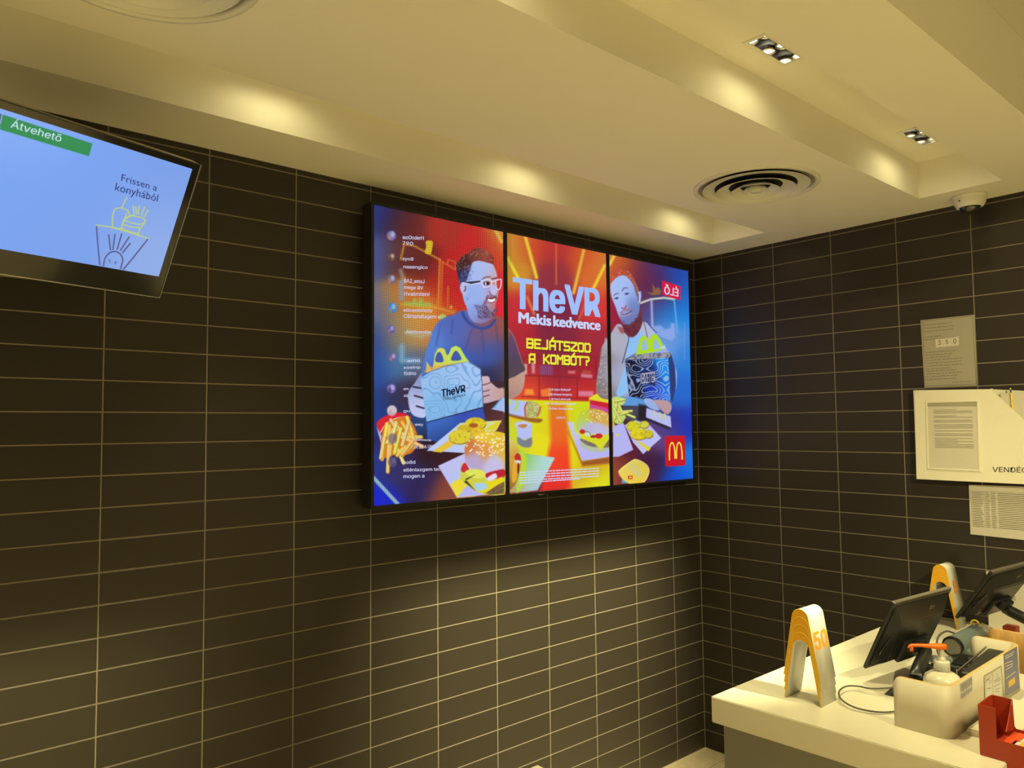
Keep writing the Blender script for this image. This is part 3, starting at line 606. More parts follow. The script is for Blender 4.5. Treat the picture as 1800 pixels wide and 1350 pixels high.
p.fill(cB((760, 1060), (780, 960), (830, 1010), (950, 1030), (960, 1090), (1000, 1070), (1110, 1020), (1110, 1210), (960, 1210), (860, 1170), (780, 1110)), (205, 205, 70), 1, True)
p.fill(cB((765, 1010), (795, 960), (830, 1010), (815, 1030), (780, 1035)), (200, 40, 50), .8, True); p.fill(cB((960, 1050), (1050, 1020), (1110, 1015), (1110, 1070), (1040, 1095), (985, 1090)), (188, 26, 50), .9, True)
p.fill(cB((1000, 1060), (1040, 1045), (1050, 1080), (1000, 1105), (970, 1090)), (225, 215, 235), .9, True); p.fill(cB((800, 1030), (880, 1010), (950, 1030), (950, 1075), (860, 1080)), (222, 225, 90), 1, True)
p.fill(cB((800, 1090), (880, 1180), (840, 1150), (790, 1110), (880, 1055), (830, 1075)), (52, 42, 42), 1, False); p.fill(cB((950, 1200), (1010, 1150), (1110, 1110), (1110, 1205), (1000, 1215)), (95, 62, 62), 1, False, 1, tex=lambda x, y: .6 + .4 * vnoise(x, y, 2)); p.fill(cB((870, 1120), (1000, 1110), (1090, 1070), (1110, 1100), (960, 1200), (900, 1180)), (228, 212, 30), 1, False)
p.fill(cB((870, 1130), (950, 1120), (975, 1160), (900, 1180)), (165, 205, 235), 1.5, True)
# part of that burger and its wrap on the middle display
p.fill(cN((250, 875), (330, 920), (600, 958), (440, 1255), (340, 1268), (180, 1280), (180, 900)), [(915, 810, (120, 190, 60)), (950, 820, (175, 215, 220)), (925, 845, (190, 215, 170)), (935, 865, (150, 190, 240)), (900, 860, (180, 140, 50))], 1, False)
p.fill(cN((270, 900), (330, 930), (345, 1000), (310, 1200), (270, 1260), (250, 1260)), (182, 212, 60), 1.4, True)
p.fill(cN((170, 770), (240, 820), (265, 880), (270, 960), (260, 1010), (170, 1010)), [(895, 775, (200, 215, 110)), (908, 800, (225, 170, 60)), (898, 815, (190, 100, 60))], 1, True)
p.fill(cN((170, 990), (230, 960), (290, 980), (280, 1080), (240, 1200), (170, 1240)), [(897, 820, (215, 160, 60)), (905, 835, (200, 170, 50)), (900, 850, (130, 65, 50))], 1, True)
p.fill(cN((230, 960), (250, 920), (280, 930), (290, 980), (260, 1000)), (195, 35, 40), .8, True); p.fill(cN((235, 985), (285, 985), (275, 1015), (230, 1010)), (215, 215, 220), .8, True); p.fill(cN((215, 1020), (250, 1010), (250, 1150), (210, 1180)), (225, 165, 50), .8, True); p.fill(cN((258, 1010), (275, 1020), (270, 1100), (258, 1090)), (120, 25, 35), .8, True)
# apple pie, sauce pot
p.fill(cN((20, 515), (130, 405), (150, 420), (345, 445), (325, 590), (180, 565), (120, 535)), [(880, 712, (160, 185, 235)), (915, 720, (178, 192, 240))], .8, False)
p.line(cN((45, 500), (110, 415)), 2, (90, 150, 210), 1); p.line(cN((240, 440), (262, 470), (232, 525)), 3.2, (178, 212, 60), 1.2, True); p.line(cN((180, 430), (200, 440), (190, 470)), 2.6, (190, 215, 80), 1, True)
p.fill(cN((340, 455), (400, 445), (470, 495), (450, 580), (330, 590)), (165, 165, 95), .9, True); p.fill(cN((340, 455), (400, 445), (470, 495), (450, 580), (330, 590)), (215, 210, 140), .9, True, .7, tex=speck(.5, 1.8, 4))
p.line(cN((345, 455), (325, 500), (330, 585)), 2, (200, 45, 50), .8, True); p.line(cN((470, 495), (440, 580)), 2, (200, 70, 40), .8)
p.fill(cN((130, 545), (330, 590), (480, 605), (450, 640), (330, 620), (180, 580)), (140, 62, 40), 1.5, True, .8)
p.fill(cN((262, 760), (320, 800), (385, 770), (385, 850), (330, 865), (262, 830)), [(915, 775, (90, 130, 190)), (930, 775, (130, 100, 110))], 1.4, True, .9)
p.fill(cN((228, 640), (320, 620), (392, 650), (385, 770), (320, 797), (258, 765), (250, 690)), (178, 188, 238), .8, False); p.fill(cN((240, 648), (320, 628), (384, 655), (330, 690), (262, 680)), (200, 205, 240), .8, False); p.fill(cN((262, 660), (330, 650), (350, 665), (320, 688), (275, 680)), (185, 130, 90), 1, True)
# burger on its tray, right of the middle display
p.fill(cN((720, 720), (850, 990), (1100, 950), (1110, 1010), (850, 1035)), (135, 55, 45), 2.5, False, .75)
p.fill(cN((712, 632), (765, 632), (780, 720), (1090, 870), (1120, 945), (845, 987)), [(1003, 745, (190, 200, 235)), (1030, 790, (185, 180, 240)), (1060, 790, (180, 178, 240))], .8, False)
p.line(cN((765, 635), (790, 700), (800, 740)), 2.4, (205, 215, 120), 1, True)
p.fill(cN((910, 412), (990, 370), (1140, 400), (1140, 540), (910, 500)), [(1045, 695, (215, 210, 40)), (1060, 700, (220, 215, 40))], .9, False)
p.fill(cN((918, 430), (1150, 470), (1150, 560), (918, 470)), (205, 28, 50), 1, False); p.fill(cN((918, 470), (1060, 500), (1150, 560), (1150, 600), (915, 520)), (200, 70, 150), 1, False)
p.fill(cN((915, 412), (985, 372), (1062, 385), (1062, 440)), (222, 215, 40), .9, False)
p.ell(*cN((960, 850))[0], 26, 10.5, (178, 190, 165), 8)
p.fill(cN((840, 780), (1090, 790), (1120, 860), (960, 860), (870, 830)), (112, 88, 84), 1, True, 1, tex=lambda x, y: .65 + .35 * vnoise(x, y, 1.8, 3))
p.fill(cN((820, 690), (900, 700), (1080, 745), (1100, 780), (1020, 890), (960, 830), (830, 780)), (212, 215, 40), .9, False)
p.fill(cN((800, 700), (810, 590), (850, 530), (950, 510), (1050, 535), (1120, 600), (1150, 700), (1060, 750), (900, 735)), [(1025, 730, (190, 205, 60)), (1045, 725, (205, 165, 70)), (1065, 735, (212, 170, 80)), (1030, 755, (182, 180, 215)), (1055, 758, (190, 185, 220)), (1018, 745, (180, 205, 110))], .9, True, sig=6)
for i in range(38):
    a = rf.uniform(0, 6.28); r_ = rf.random() ** .6; x_, y_ = 1046 + 24 * r_ * math.cos(a), 732 + 12 * r_ * math.sin(a); p.ell(x_, y_, 1.1, .7, (245, 235, 200), rf.uniform(-60, 60), .4)
p.ell(*cN((850, 720))[0], 5, 4, (205, 35, 45)); p.ell(*cN((1000, 760))[0], 6.5, 4.5, (205, 30, 45)); p.ell(*cN((950, 765))[0], 5, 2.4, (150, 35, 45)); p.ell(*cN((905, 745))[0], 7, 3.5, (205, 215, 200)); p.line(cN((880, 715), (920, 735), (930, 770)), 1, (60, 80, 60), .6, True)
# ---- second man, right display
JK = [(1085, 600, (172, 172, 190)), (1080, 660, (165, 170, 200)), (1150, 590, (175, 185, 215)), (1170, 620, (150, 170, 225)), (1058, 640, (140, 130, 140)), (1055, 680, (128, 112, 112))]
p.fill([(1074, 586), (1085, 570), (1096, 574), (1105, 592), (1118, 590), (1126, 570), (1134, 566), (1146, 578), (1160, 598), (1175, 618), (1186, 640), (1190, 665), (1180, 690), (1110, 700), (1066, 702), (1050, 692), (1048, 672), (1054, 640), (1058, 610)], JK, 1, True, sig=14)
p.fill([(1048, 692), (1052, 645), (1064, 590), (1068, 600), (1068, 700)], (172, 165, 165), 1, False, .75, tex=speck(.5, 1.8, 12))
p.fill([(1103, 592), (1113, 594), (1127, 582), (1134, 596), (1112, 625), (1104, 690), (1086, 700), (1083, 690), (1100, 640)], (140, 190, 240), .9, False)
p.line(cR((350, 1000), (400, 1060), (370, 1200), (330, 1340)), 1.6, (70, 70, 110), .8, True); p.line(cR((590, 880), (640, 950), (700, 1010)), 1.4, (60, 70, 120), .8, True); p.line(cR((560, 880), (590, 1010), (600, 1070)), 1.4, (120, 70, 90), .8, True)
p.fill(cR((280, 950), (330, 960), (345, 1010), (320, 1020)), (160, 60, 55), 1, True, .7)
p.fill(cR((203, 500), (250, 430), (330, 390), (400, 420), (450, 480), (480, 590), (530, 560), (535, 640), (520, 700), (510, 800), (480, 900), (410, 960), (340, 920), (300, 850), (260, 740), (215, 620)), [(1085, 500, (165, 190, 242)), (1105, 510, (160, 182, 238)), (1090, 540, (165, 185, 240)), (1080, 525, (170, 190, 240)), (1115, 540, (110, 130, 190)), (1120, 520, (130, 150, 215)), (1105, 565, (110, 120, 180))], .9, True, sig=9)
p.fill(cR((205, 480), (200, 420), (230, 340), (320, 318), (400, 350), (440, 400), (480, 480), (510, 570), (490, 620), (450, 500), (400, 430), (340, 390), (260, 420)), [(1080, 485, (190, 82, 60)), (1100, 478, (170, 62, 48)), (1118, 505, (130, 105, 110))], .9, True)
p.fill(cR((205, 480), (200, 420), (230, 340), (320, 318), (400, 350), (440, 400), (480, 480), (510, 570), (450, 500), (400, 430), (340, 390), (260, 420)), (235, 130, 90), .8, True, .6, tex=speck(.58, 1.8, 21))
p.fill(cR((305, 840), (330, 900), (390, 930), (440, 900), (490, 850), (530, 760), (545, 900), (520, 980), (470, 1040), (400, 1045), (345, 990)), [(1092, 565, (170, 42, 50)), (1115, 565, (110, 62, 72)), (1105, 585, (100, 36, 50))], 1, True, .95); p.fill(cR((330, 880), (390, 920), (440, 890), (530, 780), (545, 900), (470, 1040), (345, 990)), (62, 36, 50), 1, True, .6, tex=speck(.5, 1.5, 31))
p.line(cR((312, 800), (340, 778), (375, 760), (420, 768)), 3.2, (165, 105, 120), 1.2, True, .8); p.line(cR((322, 812), (350, 815), (390, 805), (432, 775)), 1.3, (105, 40, 55), .6, True); p.line(cR((345, 828), (385, 822), (415, 802)), 1.5, (205, 160, 190), .8, True, .8); p.line(cR((325, 740), (350, 752), (375, 720)), 1.7, (170, 45, 65), .7, True)
p.line(cR((330, 560), (350, 530), (385, 530)), 1.8, (95, 100, 140), .8, True); p.line(cR((240, 610), (265, 590), (290, 590)), 1.8, (95, 100, 140), .8, True)
p.ell(*cR((378, 592))[0], 4, 1.9, (90, 100, 150), -14, .6); p.ell(*cR((268, 640))[0], 4, 1.9, (90, 100, 150), -14, .6); p.ell(*cR((380, 592))[0], 1.3, 1.3, (35, 42, 80), 0, .4); p.ell(*cR((272, 640))[0], 1.3, 1.3, (35, 42, 80), 0, .4)
p.line(cR((505, 575), (520, 600), (515, 680)), 2, (205, 205, 240), .7, True); p.line(cR((495, 600), (505, 660)), 1.5, (120, 50, 60), .7, True)
# dark patterned box
p.fill(cS((305, 60), (395, 10), (720, 0), (760, 120), (770, 300), (740, 440), (720, 440), (345, 405)), (42, 60, 120), 1, False)
p.fill(cS((365, -20 + 55), (400, 10), (740, 0), (700, 50), (310, 65)), (170, 165, 160), 1, False, .9, tex=lambda x, y: np.clip(.5 + speck(.4, 3, 15)(x, y), 0, 1))
BOX2 = cS((308, 70), (700, 45), (722, 440), (540, 418), (345, 400))
p.fill(BOX2, [(1105, 640, (16, 20, 48)), (1115, 690, (16, 18, 44)), (1140, 660, (20, 40, 110)), (1150, 690, (22, 60, 190)), (1172, 650, (30, 140, 235)), (1174, 690, (30, 120, 230))], .8, False, sig=10)
p.fill(BOX2, (170, 190, 225), .8, False, .8, tex=contour(19, 18, .5, 41)); p.fill(cS((440, 170), (580, 175), (580, 300), (450, 280)), (22, 34, 80), 1.5, False, .85)
p.fill(cR((480, 1250), (500, 1160), (520, 1080), (545, 1045), (590, 1050), (622, 1095), (640, 1050), (670, 1025), (705, 1035), (740, 1080), (765, 1130), (750, 1200), (640, 1225)), (172, 218, 42), .8, False)
for P_ in (((540, 1190), (548, 1110), (568, 1085), (590, 1110), (605, 1180), (570, 1200)), ((665, 1180), (672, 1110), (690, 1080), (715, 1110), (735, 1170), (690, 1190))): p.fill(cR(*P_), (150, 185, 225), .8, True)
p.fill(cR((725, 1180), (790, 1140), (800, 1190)), (190, 215, 220), 1, False, .8)
# table things, right display
p.fill(cS((230, 405), (345, 400), (500, 430), (500, 490), (230, 480)), (90, 150, 215), 1.2, False); p.fill(cS((290, 490), (500, 490), (500, 600), (400, 640), (280, 600)), (70, 72, 92), 2, False, .85); p.fill(cS((430, 470), (500, 480), (520, 620), (420, 620)), (36, 28, 42), 2.5, False)
p.fill(cS((480, 420), (560, 430), (620, 520), (560, 520), (500, 480)), (150, 175, 225), 1, True); p.fill(cS((570, 430), (700, 440), (730, 500), (700, 560), (640, 530), (590, 470)), (185, 150, 160), 1, True)
p.fill(cS((185, 415), (300, 420), (300, 460), (250, 500), (310, 560), (270, 650), (190, 610)), (190, 215, 110), 1, True)
for a, b in (((195, 430), (250, 620)), ((230, 430), (210, 600)), ((250, 480), (300, 590)), ((200, 500), (270, 630)), ((240, 540), (365, 530)), ((300, 550), (390, 588)), ((210, 440), (300, 425)), ((270, 560), (330, 540))):
    P_ = cS(a, b); p.line([(x + .6, y + .8) for x, y in P_], 4.4, (120, 130, 50), .7); p.line(P_, 3.3, (222, 222, 120), .7)
p.fill(cS((500, 505), (720, 580), (728, 685), (495, 590)), (182, 185, 240), .8, False); p.fill(cS((495, 590), (728, 685), (700, 700), (500, 615)), (45, 35, 50), 1, False)
for x_ in (570, 620, 665): p.line(cS((x_, 535 + (x_ - 570) * .25), (x_ + 8, 585 + (x_ - 570) * .25)), 3, (200, 205, 130), .8)
p.fill(cS((196, 670), (290, 640), (380, 885), (250, 948), (196, 950)), (180, 178, 240), .8, False); p.fill(cS((215, 740), (265, 745), (230, 770)), (205, 215, 90), 1, False)
p.fill(cS((300, 660), (400, 615), (530, 660), (635, 778), (470, 925), (380, 820)), (188, 190, 242), .8, False); p.fill(cS((400, 790), (540, 870), (520, 900), (430, 830)), (222, 205, 50), 1, False)
for cx_, cy_, rx_, ry_, c in ((380, 670, 62, 48, (208, 205, 40)), (480, 655, 42, 32, (205, 208, 60)), (430, 740, 80, 52, (222, 208, 40)), (515, 740, 45, 38, (205, 190, 40))):
    x_, y_ = cS((cx_, cy_))[0]; p.ell(x_ + .6, y_ + 1.4, rx_ / 5.19, ry_ / 5.19, (130, 90, 40)); p.ell(x_, y_, rx_ / 5.19, ry_ / 5.19, c, soft=1); p.ell(x_, y_, rx_ / 5.19, ry_ / 5.19, (165, 135, 30), alpha=.5, tex=speck(.6, 2.4, 18))
p.fill(cS((275, 1190), (280, 1130), (330, 1190)), (90, 160, 205), 1, False)
p.fill(cS((245, 1085), (370, 985), (420, 980), (500, 1030), (520, 1090), (480, 1180), (340, 1195)), [(1110, 815, (205, 200, 110)), (1125, 825, (225, 200, 60)), (1110, 840, (240, 195, 60)), (1095, 832, (238, 215, 110))], .8, True); p.line(cS((245, 1085), (370, 985), (430, 982), (505, 1030), (522, 1095), (480, 1178)), 1.6, (250, 225, 130), .6, True)
o0 = 0; DLBL = ('left', 'middle', 'right')
DISP = []
TXT = {0: 'tall display nearest the television, showing a man in glasses with a white box',
       1: 'middle one of three tall displays, showing big pale lettering on red',
       2: 'tall display nearest the corner, showing a bearded man with a dark box'}
for i, ((a, b, na, nb), P_) in enumerate(zip(SCR, pos)):
    t = thing('display', TXT[i], 'display', ((a + b) / 2, YS, ZB), 'three upright displays on the tiled wall')
    mkbox('housing', M_HOUSE, t, a - .0114, b + .0114, YS + .0008, -.03, ZB - .012, ZT + .012, bev=.002, seg=1)
    mkbox('wall_mount', M_BLACK, t, a + .12, b - .12, -.03, -.0005, ZB + .2, ZT - .2)
    bm = bmesh.new(); e = .0112
    for r4 in ((a - e, a, ZB - .0115, ZT + .0115), (b, b + e, ZB - .0115, ZT + .0115), (a, b, ZB - .0115, ZB), (a, b, ZT, ZT + .0115)): box(bm, r4[0], r4[1], YS - .0018, YS + .0008, r4[2], r4[3])
    obj('bezel', bm, M_HOUSE, t)
    s_ = grid_mesh('screen', P_, na, nb, p.C[o0:o0 + na * nb], t); o0 += na * nb
    DISP.append((t, s_))
    fx = (.93, 1.0, 1.0)[i]
    lens = lathe(bmesh.new(), [(0, -.006), (.010, -.004), (.013, 0)], (0, 0, 0), 20, Matrix.Diagonal((2.2, .7, 1)).to_3x3())
    if i == 1:
        for v in lens.verts: v.co += Vector((a + .20, YS + .006, ZB - .012))
        obj('sensor_lens', lens, M_METAL, t, True)
    else: lens.free()
# lettering on the displays
PALE = emi('pale_blue', (158, 190, 252)); PALE2 = emi('pale_white', (196, 210, 248)); YE = emi('yellow', (232, 228, 60)); NAVY = emi('navy', (12, 14, 50)); WHT = emi('white', (205, 205, 235)); LRED = emi('logo_red', (200, 22, 38)); LYEL = emi('logo_yellow', (246, 214, 70)); DKY = emi('letter_shadow', (70, 25, 45))
mid = DISP[1][1]; lef = DISP[0][1]; rig = DISP[2][1]
def q8(u_, v_): return (880 + u_ / 7.5, 480 + v_ / 7.5)
text('TheVR', FW, q8(178, 455), q8(1298, 572), q8(178, 66), PALE, mid, bold=.010, fat=.0085)
text('Mekis', FW, q8(240, 655), q8(660, 694), q8(240, 515), PALE2, mid, bold=.008, fat=.0034, plain=True)
text('kedvence', FW, q8(697, 698), q8(1308, 752), q8(697, 562), PALE2, mid, bold=.008, fat=.0034, plain=True)
GL_ = {'B': [((0, 0), (0, 6), (3.4, 6), (4, 5.4), (4, 3.6), (3.4, 3), (0, 3)), ((3.4, 3), (4, 2.4), (4, .6), (3.4, 0), (0, 0))], 'E': [((4, 6), (0, 6), (0, 0), (4, 0)), ((0, 3), (3.4, 3))],
  'J': [((3.6, 6), (3.6, .6), (3, 0), (0, 0))], 'A': [((0, 0), (0, 5), (1, 6), (4, 6), (4, 0)), ((0, 2.4), (4, 2.4))], 'T': [((-.2, 6), (4.2, 6)), ((2, 6), (2, 0))],
  'S': [((4, 6), (.6, 6), (0, 5.4), (0, 3.6), (.6, 3), (3.4, 3), (4, 2.4), (4, .6), (3.4, 0), (0, 0))], 'Z': [((0, 6), (4, 6), (4, 5), (0, 1), (0, 0), (4, 0))], 'O': [((.6, 0), (0, .6), (0, 5.4), (.6, 6), (3.4, 6), (4, 5.4), (4, .6), (3.4, 0), (.6, 0))],
  'D': [((0, 0), (0, 6), (3.2, 6), (4, 5.2), (4, .8), (3.2, 0), (0, 0))], 'K': [((0, 0), (0, 6)), ((4, 6), (1.2, 3), (4, 0)), ((0, 3), (1.2, 3))], 'M': [((0, 0), (0, 6), (2, 3.4), (4, 6), (4, 0))], '?': [((0, 6), (3.4, 6), (4, 5.4), (4, 3.6), (3.4, 3), (2, 3), (2, 2)), ((2, .3), (2, .0))], ' ': []}
def blocky(word, p0, p1, pt, lift, m, wd, dx=0, dy=0):
    p0, p1, pt = FW.px(*p0), FW.px(*p1), FW.px(*pt); n = len(word); adv = 1 / (n * 5.6 - 1.6) if n else 0
    L = []; parts_ = []
    for i, ch in enumerate(word):
        if ch == ' ': parts_.append(L); L = []
        base = {'Á': 'A', 'Ó': 'O'}.get(ch, ch)
        st = list(GL_[base]) + ([((1.8, 7.3), (2.6, 8.3))] if ch in 'ÁÓ' else [])
        for s_ in st: L.append([p0 + (p1 - p0) * ((i * 5.6 + c[0]) * adv) + (pt - p0) * (c[1] / 6) + np.array([dx, dy]) for c in s_])
    for L in parts_ + [L]: ribbons('lettering', FW, L, wd, m, mid, lift, px=False)
for m_, lf, ex, dx, dy in ((DKY, .0010, .0125, .0025, -.0025), (YE, .0016, .0105, 0, 0)):
    blocky('BEJÁTSZOD', q8(348, 980), q8(1176, 1040), q8(348, 870), lf, m_, ex, dx, dy)
    blocky('A KOMBÓT?', q8(378, 1180), q8(1160, 1212), q8(378, 1072), lf, m_, ex, dx, dy)
for s_, a_, b_, yy in (('1 db Sajtos McRoyal®', 545, 740, 345), ('1 db közepes burgonya', 538, 752, 388), ('1 db Forró almás pite', 545, 742, 431), ('4 db-os Chicken McNuggets®', 505, 788, 473), ('1 db Édes-Savanyú szósz', 527, 762, 517), ('3490 Ft', 610, 688, 602)):
    text(s_, FW, cN((a_, yy))[0], cN((b_, yy + (b_ - a_) * .015))[0], cN((a_, yy - 19))[0], PALE2, mid, bold=.004)
text('-', FW, cN((645, 556))[0], cN((653, 556))[0], cN((645, 540))[0], PALE2, mid)
rr = random.Random(3)
for k in range(5):
    n0, n1 = FW.px(*cN((275, 1095 + k * 24))[0]), FW.px(*cN((1000 - (175 if k == 4 else 0), 1055 + k * 24))[0])
    rs = []; tt = 0
    while tt < 1:
        l = rr.uniform(.02, .06); e_ = min(tt + l, 1); A = n0 + (n1 - n0) * tt; B = n0 + (n1 - n0) * e_; rs.append((A[0], B[0], A[1] - .0022, A[1] + .0028)); tt = e_ + .008
    rects('small_print', FW, rs, PALE2, mid, .001)
text('TheVR', FW, cB((612, 440))[0], cB((798, 400))[0], cB((610, 382))[0], NAVY, lef, bold=.008, fat=.0018)
text('Mekis kedvence', FW, cB((625, 470))[0], cB((802, 432))[0], cB((623, 440))[0], NAVY, lef, bold=0, plain=True)
CH = [('woOnderH', 302, 362, 470, 368, 30, 0), ('790', 302, 408, 385, 412, 28, 0), ('syo8', 302, 528, 388, 532, 25, 0), ('naaengico', 310, 592, 500, 598, 26, 0), ('8A2_emsJ', 315, 705, 475, 712, 30, 0), ('mege RV', 315, 755, 465, 762, 28, 0), ('rivalmteni', 315, 808, 515, 812, 30, 0), ('allcasmmosy', 310, 935, 540, 938, 26, 0), ('Cllmandlagem e', 312, 985, 600, 990, 30, 0), ('Jonlomtin', 325, 1105, 525, 1110, 25, 0),
      ('amo', 340, 165, 440, 160, 22, 1), ('xoeinp', 310, 218, 445, 215, 22, 1), ('födmo', 312, 268, 410, 266, 28, 1), ('am', 310, 385, 350, 385, 20, 1), ('xe', 312, 440, 350, 440, 24, 1), ('gu', 310, 560, 360, 560, 20, 1), ('wey', 400, 668, 465, 668, 22, 1), ('sdammone', 392, 785, 528, 790, 18, 1), ('JA JS A UM', 388, 850, 545, 845, 28, 1), ('eo8d', 310, 970, 402, 968, 26, 1), ('ellénlazgem tec', 310, 1030, 605, 1022, 26, 1), ('mogen a', 310, 1082, 475, 1076, 28, 1)]
for s_, a_, ya, b_, yb, h_, wh in CH:
    c_ = cB if wh else cA
    text(s_, FW, c_((a_, ya))[0], c_((b_, yb))[0], c_((a_, ya - h_))[0], WHT, lef, bold=.006, name='chat_line')
text('VEDZETTER', FW, cS((442, 285))[0], cS((578, 268))[0], cS((440, 190))[0], WHT, rig, bold=.0)
poly('sign_panel', FW, cR((757, 448), (958, 512), (955, 662), (763, 603)), emi('sign_red', (212, 26, 62)), rig, .001)
text('ÉLŐ', FW, cR((783, 592))[0], cR((930, 622))[0], cR((783, 510))[0], WHT, rig, bold=.02, lift=.0018, mirror=True)
def rrect(x0, x1, y0, y1, r, sk=(0, 0)):
    out = []
    for cx_, cy_, a0 in ((x1 - r, y1 - r, 0), (x0 + r, y1 - r, 90), (x0 + r, y0 + r, 180), (x1 - r, y0 + r, 270)):
        for k in range(5):
            a = math.radians(a0 + k * 22.5); out.append((cx_ + r * math.cos(a), cy_ + r * math.sin(a)))
    return out
lg = FW.px(*cS((672, 1040))[0]); lg2 = FW.px(*cS((850, 755))[0])
poly('logo_panel', FW, rrect(lg[0], lg2[0], lg[1], lg2[1], .012), LRED, rig, .001, px=False)
def arches(fr, x0, x1, z0, z1, m, parent, wd, lift):
    """the golden double arch: two tall rounded arcs side by side"""
    bm = bmesh.new(); hw = (x1 - x0) / 2
    for s in (-1, 1):
        xc = (x0 + x1) / 2 + s * hw / 2; r_ = hw / 2; out = []; inn = []
        for k in range(25):
            t = math.pi * k / 24; cs, sn = math.cos(t), math.sin(t)
            h_ = (z1 - z0); foot_out = -s
            ox = xc + cs * r_; oz = z0 + h_ * (abs(sn) ** .62)
            ix = xc + cs * (r_ - wd); iz = z0 + (h_ - wd * .8) * (abs(sn) ** .62)
            # the inner leg ends a little higher than the outer foot
            lo = z0 + (h_ * .07 if cs * s < 0 else 0)
            out.append((ox, max(oz, lo))); inn.append((ix, max(iz, lo)))
        for k in range(24):
            bm.faces.new([bm.verts.new(fr.P(*c, lift)) for c in (out[k], out[k + 1], inn[k + 1], inn[k])])
    return obj('arches', bm, m, parent)
d_ = (lg2 - lg); arches(FW, lg[0] + d_[0] * .16, lg[0] + d_[0] * .86, lg[1] + d_[1] * .2, lg[1] + d_[1] * .80, LYEL, rig, .0125, .0018)
text('SZÓSZ', FW, cS((335, 1050))[0], cS((440, 1145))[0], cS((362, 1005))[0], emi('lid_grey', (185, 195, 170)), rig, bold=.01)
s0 = FW.px(*cS((330, 1155))[0]); s1 = FW.px(*cS((372, 1120))[0])
poly('logo_panel', FW, [(s0[0], s0[1]), (s1[0], s0[1]), (s1[0], s1[1]), (s0[0], s1[1])], LRED, rig, .001, px=False); dd = s1 - s0
arches(FW, s0[0] + dd[0] * .2, s0[0] + dd[0] * .8, s0[1] + dd[1] * .25, s0[1] + dd[1] * .75, LYEL, rig, .004, .0016)
# ------------------------------------------------------------------ tilted television
yaw = math.radians(73.5); hd = np.array([math.sin(yaw), math.cos(yaw), 0]); nh = np.array([math.cos(yaw), -math.sin(yaw), 0]); tl = math.radians(27.8)
up = np.array([0, 0, 1]) * math.cos(tl) + nh * math.sin(tl)
TRc = CC + ray(338, 297) * 2.1
FT = Frame(TRc, hd, up); TH = .3211; TW_ = .571
t = thing('television', 'black television tilted down from the wall, its pale blue screen with green banner', 'television', tuple(TRc))
def fbox(name, fr, a0, a1, b0, b1, d0, d1, m, parent, bev=0):
    bm = bmesh.new(); box(bm, a0, a1, b0, b1, d0, d1, bev=bev)
    for v in bm.verts: v.co = fr.P(v.co.x, v.co.y, v.co.z)
    bmesh.ops.recalc_face_normals(bm, faces=bm.faces[:]); return obj(name, bm, m, parent)
BR_, BT, BB = .021, .019, .062
fbox('housing', FT, -TW_ - BR_, BR_, -TH - BB, BT, -.045, -.0015, M_GLOSS, t, .006)
bm = bmesh.new()
for r4 in ((-TW_ - BR_ + .002, -TW_, -TH - BB + .002, BT - .002), (0, BR_ - .002, -TH - BB + .002, BT - .002), (-TW_, 0, 0, BT - .002), (-TW_, 0, -TH - BB + .002, -TH)): box(bm, r4[0], r4[1], r4[2], r4[3], -.0015, .0012)
for v in bm.verts: v.co = FT.P(v.co.x, v.co.y, v.co.z)
obj('bezel', bm, M_GLOSS, t)
tube_ = [FT.P(-TW_ - BR_, -TH - BB, .001), FT.P(BR_, -TH - BB, .001), FT.P(BR_, BT, .001)]
obj('trim_edge', tube(bmesh.new(), tube_, .0022, 6), M_METAL, t)
fbox('rear_cover', FT, -TW_ + .06, -.06, -TH, -.02, -.085, -.045, M_BLACK, t, .015)
fbox('sensor_lens', FT, -.62 + .13, -.455, -TH - BB - .010, -TH - BB, -.012, -.002, M_METAL, t, .004)
fbox('rubber_foot', FT, -.008, .006, -TH - BB - .005, -TH - BB, -.02, -.008, M_BLACK, t)
fbox('wall_bracket', FT, -.38, -.20, -.22, -.10, -.11, -.085, M_BLACK, t, .003)
b0 = FT.P(-.29, -.16, -.11); obj('bracket_arm', tube(bmesh.new(), [b0, Vector((b0.x + .02, -.20, b0.z + .02)), Vector((b0.x + .04, -.0, b0.z + .02))], .018, 10), M_BLACK, t)
na, nb = 360, 250; gp = grid_positions(FT, -TW_, 0, -TH, 0, na, nb); q = topx(gp); v_ = Paint(q[:, 0], q[:, 1])
v_.C[:] = v_.color([(0, 200, (128, 168, 245)), (0, 330, (112, 160, 240)), (0, 420, (116, 158, 238)), (150, 300, (116, 160, 240)), (300, 310, (120, 158, 232)), (120, 420, (118, 158, 234)), (280, 440, (142, 172, 232)), (60, 180, (132, 172, 248))], np.arange(na * nb), 60.)
cT = crop(0, 150, 3.375)
v_.fill(cT((0, 168), (548, 345), (528, 421), (0, 262)), (36, 138, 82), .6, False); v_.fill(cT((-40, 155), (8, 170), (0, 235), (-40, 225)), (70, 85, 160), .6, False); v_.line(cT((14, 165), (2, 230)), 1.4, (160, 190, 240), .5)
SG, SD = (190, 208, 120), (68, 62, 112)
for L in (((570, 830), (640, 838), (720, 858), (880, 908)), ((668, 840), (668, 780), (682, 735), (720, 728), (760, 745)), ((668, 845), (710, 850), (725, 830), (752, 760)), ((752, 665), (722, 728)), ((720, 850), (735, 800), (770, 775), (820, 780), (858, 795), (855, 820), (830, 850), (820, 885)), ((735, 800), (780, 815), (825, 825), (855, 815)), ((728, 825), (780, 840), (835, 845)), ((725, 850), (770, 868), (815, 880)), ((760, 745), (770, 770)), ((795, 765), (790, 715)), ((820, 765), (825, 715)), ((840, 770), (858, 722)), ((855, 780), (878, 740)), ((805, 720), (810, 760)), ((750, 790), (790, 770))): v_.line(cT(*L), 2.0, SG, .7, True)
